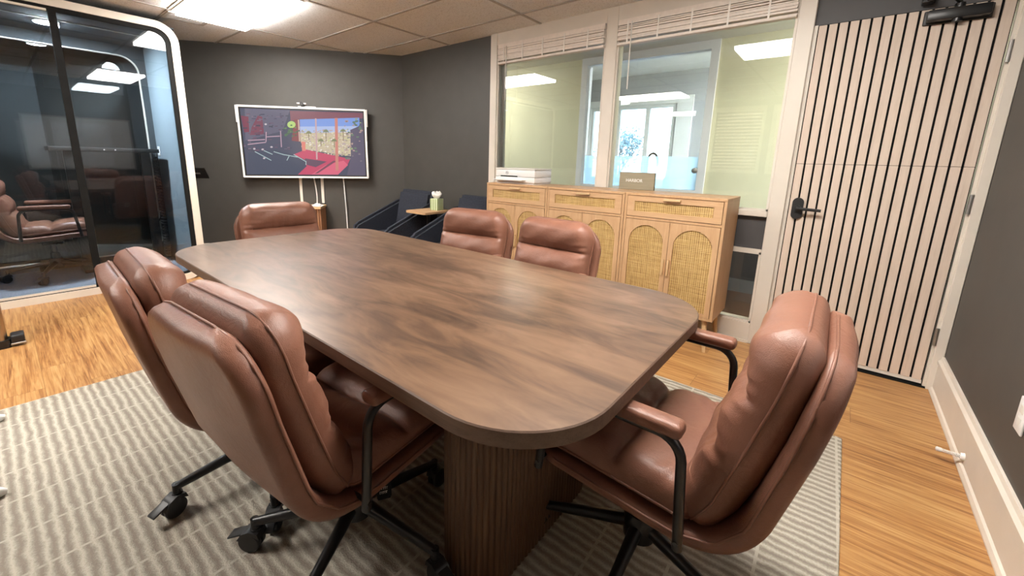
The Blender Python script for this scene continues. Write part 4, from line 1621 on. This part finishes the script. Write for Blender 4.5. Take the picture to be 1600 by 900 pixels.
bx(bm, L_(PB_), -.07, PY1-.062, PY1-.012, 0, PZ1-.03)
obj('side_wall', bm, M['felt'], pod)
bm = B(); bx(bm, L_(PB_), -.07, PY0+.02, PY1-.012, PZ1-.075, PZ1-.02); obj('roof', bm, M['felt_dark'], pod)
bm = B(); bx(bm, L_(PB_), -.07, PY0+.07, PY1-.062, 0, .062); obj('pod_floor', bm, M['carpet'], pod)
bm = B()
ring_prism(bm, rrect(PY0+.07, PY1-.062, .062, PZ1-.075, .0, 10, rs=(.001,)*4), rrect(PY0+.16, PY1-.12, .13, PZ1-.17, .16, 10), L_(PB_), L_(PB_)+.05, 0)
obj('back_frame', bm, M['felt_dark'], pod)
bm = B()
ring_prism(bm, rrect(PY0+.16, PY1-.12, .13, PZ1-.17, .16, 10), rrect(PY0+.17, PY1-.13, .14, PZ1-.18, .15, 10), L_(PB_)+.02, L_(PB_)+.056, 0)
obj('back_trim', bm, M['off_white'], pod)
bm = B(); prism(bm, rrect(PY0+.168, PY1-.128, .138, PZ1-.178, .152, 10), L_(PB_)+.01, L_(PB_)+.016, axis=0); obj('back_glass', bm, M['pod_glass'], pod)
bm = B()
bx(bm, L_(-5.32), L_(-5.34), PY0+.07, PY1-.062, PZ1-.081, PZ1-.0745)
obj('ceiling_strip', bm, M['off_white'], pod)
bm = B(); lathe(bm, [(.075, PZ1-.092), (.085, PZ1-.0755)], 24, L_(-5.43), .44); lp = obj('pod_lamp', bm, M['white_plastic'], pod, 'round glowing ceiling lamp inside the pod', smooth=40)
bm = B(); lathe(bm, [(.068, PZ1-.096), (.068, PZ1-.0921)], 24, L_(-5.43), .44); obj('pod_diffuser', bm, M['pod_emit'], lp)
bm = B(); bx(bm, L_(-5.92), L_(-5.84), PY1-.068, PY1-.062, 1.2, 1.3, .002, 1); obj('pod_outlet', bm, M['white_plastic'], pod)

dk = thing('standing_desk', 'black standing desk inside the glass pod', 'desk', (-5.76, .72, .0625))
bm = B(); bx(bm, -.20, .20, -.40, .39, 1.165, 1.205, .006, 2); obj('top', bm, M['black_plastic'], dk, smooth=40)
bm = B(); bx(bm, -.03, .03, .26, .34, .0, 1.165, .004, 1); obj('leg', bm, M['black_metal'], dk)
bm = B(); bx(bm, -.03, .03, -.30, -.22, .0, 1.165, .004, 1); obj('leg', bm, M['black_metal'], dk)
bm = B(); bx(bm, -.20, .20, .25, .35, .0, .03, .004, 1); bx(bm, -.20, .20, -.31, -.21, .0, .03, .004, 1); obj('foot', bm, M['black_metal'], dk)
bm = B()
for k in range(2):
    lathe(bm, [(.006, .201), (.006, .208)], 10, -.03+.08*k, 1.185, axis=0)
obj('button', bm, M['white_plastic'], dk)
bm = B()
pts = []
for k in range(420):
    f = k/419
    z = 1.19-1.10*f
    a_ = f*2*pi*34
    pts.append((-5.66+.022*cos(a_), 1.085+.022*sin(a_), z))
tube(bm, pts, .006, 5)
obj('coiled_cable', bm, M['black_plastic'], None, 'black coiled cable hanging from the desk end inside the pod', 'cable')
bm = B()
tube(bm, fillet([(-5.88, 1.150, 1.24), (-5.86, 1.12, 1.0), (-5.85, 1.12, .55), (-5.80, 1.02, .42), (-5.7, 1.0, .09)], .08), .007, 7)
obj('power_cord', bm, M['black_plastic'], None, 'black cord dropping from the outlet inside the pod', 'cord')

# ------------------------------------------------------------------ small things round the edges
# metal stand by the pod
st = thing('metal_stand', 'bronze metal post with dark foot standing in front of the pod', 'stand', (-3.97, -.150, 0))
bm = B(); prism(bm, rrect(-.05, .05, -.055, .055, .02, 4), 0, .05); obj('base', bm, M['black_metal'], st)
bm = B(); prism(bm, rrect(-.04, .04, -.045, .045, .03, 6), .05, 1.15); obj('post', bm, M['bronze_steel'], st, smooth=40)
bm = B(); bx(bm, -.05, .05, .055, .115, .018, .075, .010, 3); obj('foot', bm, M['black_plastic'], st, smooth=40)
bm = B(); bx(bm, .044, .054, .052, .118, .012, .026, .003, 1); obj('foot_edge', bm, M['steel'], st)
# white stand feet on the rug
wf = thing('white_stand', 'white rounded stand feet poking onto the rug edge', 'stand', (-2.6, -.28, .0135))
for k, (x, y) in enumerate(((-0.223, 0.145), (0.434, 0.141))):
    bm = B(); tube(bm, [(x*.2, -.35, .022), (x, y-.02, .018), (x, y, .014)], [.020, .020, .009], 12); obj('foot', bm, M['white_plastic'], wf, smooth=50)
bm = B(); tube(bm, [(0, -.36, 0.005), (0, -.36, .5)], .025, 14); obj('post', bm, M['white_plastic'], wf, smooth=40)
# outlet
ol = thing('wall_outlet', 'white outlet plate on the grey wall above the door stop', 'outlet', (RX, 2.095, .44))
bm = B(); bx(bm, -.007, 0, -.038, .038, -.06, .06, .003, 2); obj('plate', bm, M['white_plastic'], ol, smooth=40)
bm = B()
for z in (-.022, .022):
    bx(bm, -.0085, -.006, -.016, .016, z-.014, z+.014, .001, 1)
obj('socket', bm, M['off_white'], ol)
# door stop
ds = thing('door_stop', 'white spring door stop on the baseboard', 'door stop', (RX-.018, 2.455, .055))
bm = B(); lathe(bm, [(.017, 0), (.014, -.012)], 16, 0, 0, axis=0); obj('base', bm, M['white_plastic'], ds, smooth=40)
bm = B()
tube(bm, [(-.01-.06*k/120, .0065*cos(2*pi*14*k/120), .0065*sin(2*pi*14*k/120)) for k in range(121)], .0018, 5)
obj('spring', bm, M['white_plastic'], ds)
bm = B(); lathe(bm, [(.008, -.066), (.010, -.07), (.010, -.082), (.006, -.086)], 14, 0, 0, axis=0); obj('tip', bm, M['white_plastic'], ds, smooth=40)
# whiteboard on the right wall, seen in the pod glass
wb = thing('whiteboard', 'pale whiteboard on the side wall, mirrored in the pod glass', 'whiteboard', (RX, 1.03, 1.35))
bm = B(); bx(bm, -.018, 0, -.66, .66, -.43, .43); obj('board', bm, M['white_plastic'], wb)
bm = B(); ring_prism(bm, rrect(-.68, .68, -.45, .45, 0), rrect(-.655, .655, -.425, .425, 0), -.024, 0, 0); obj('frame', bm, M['steel'], wb)
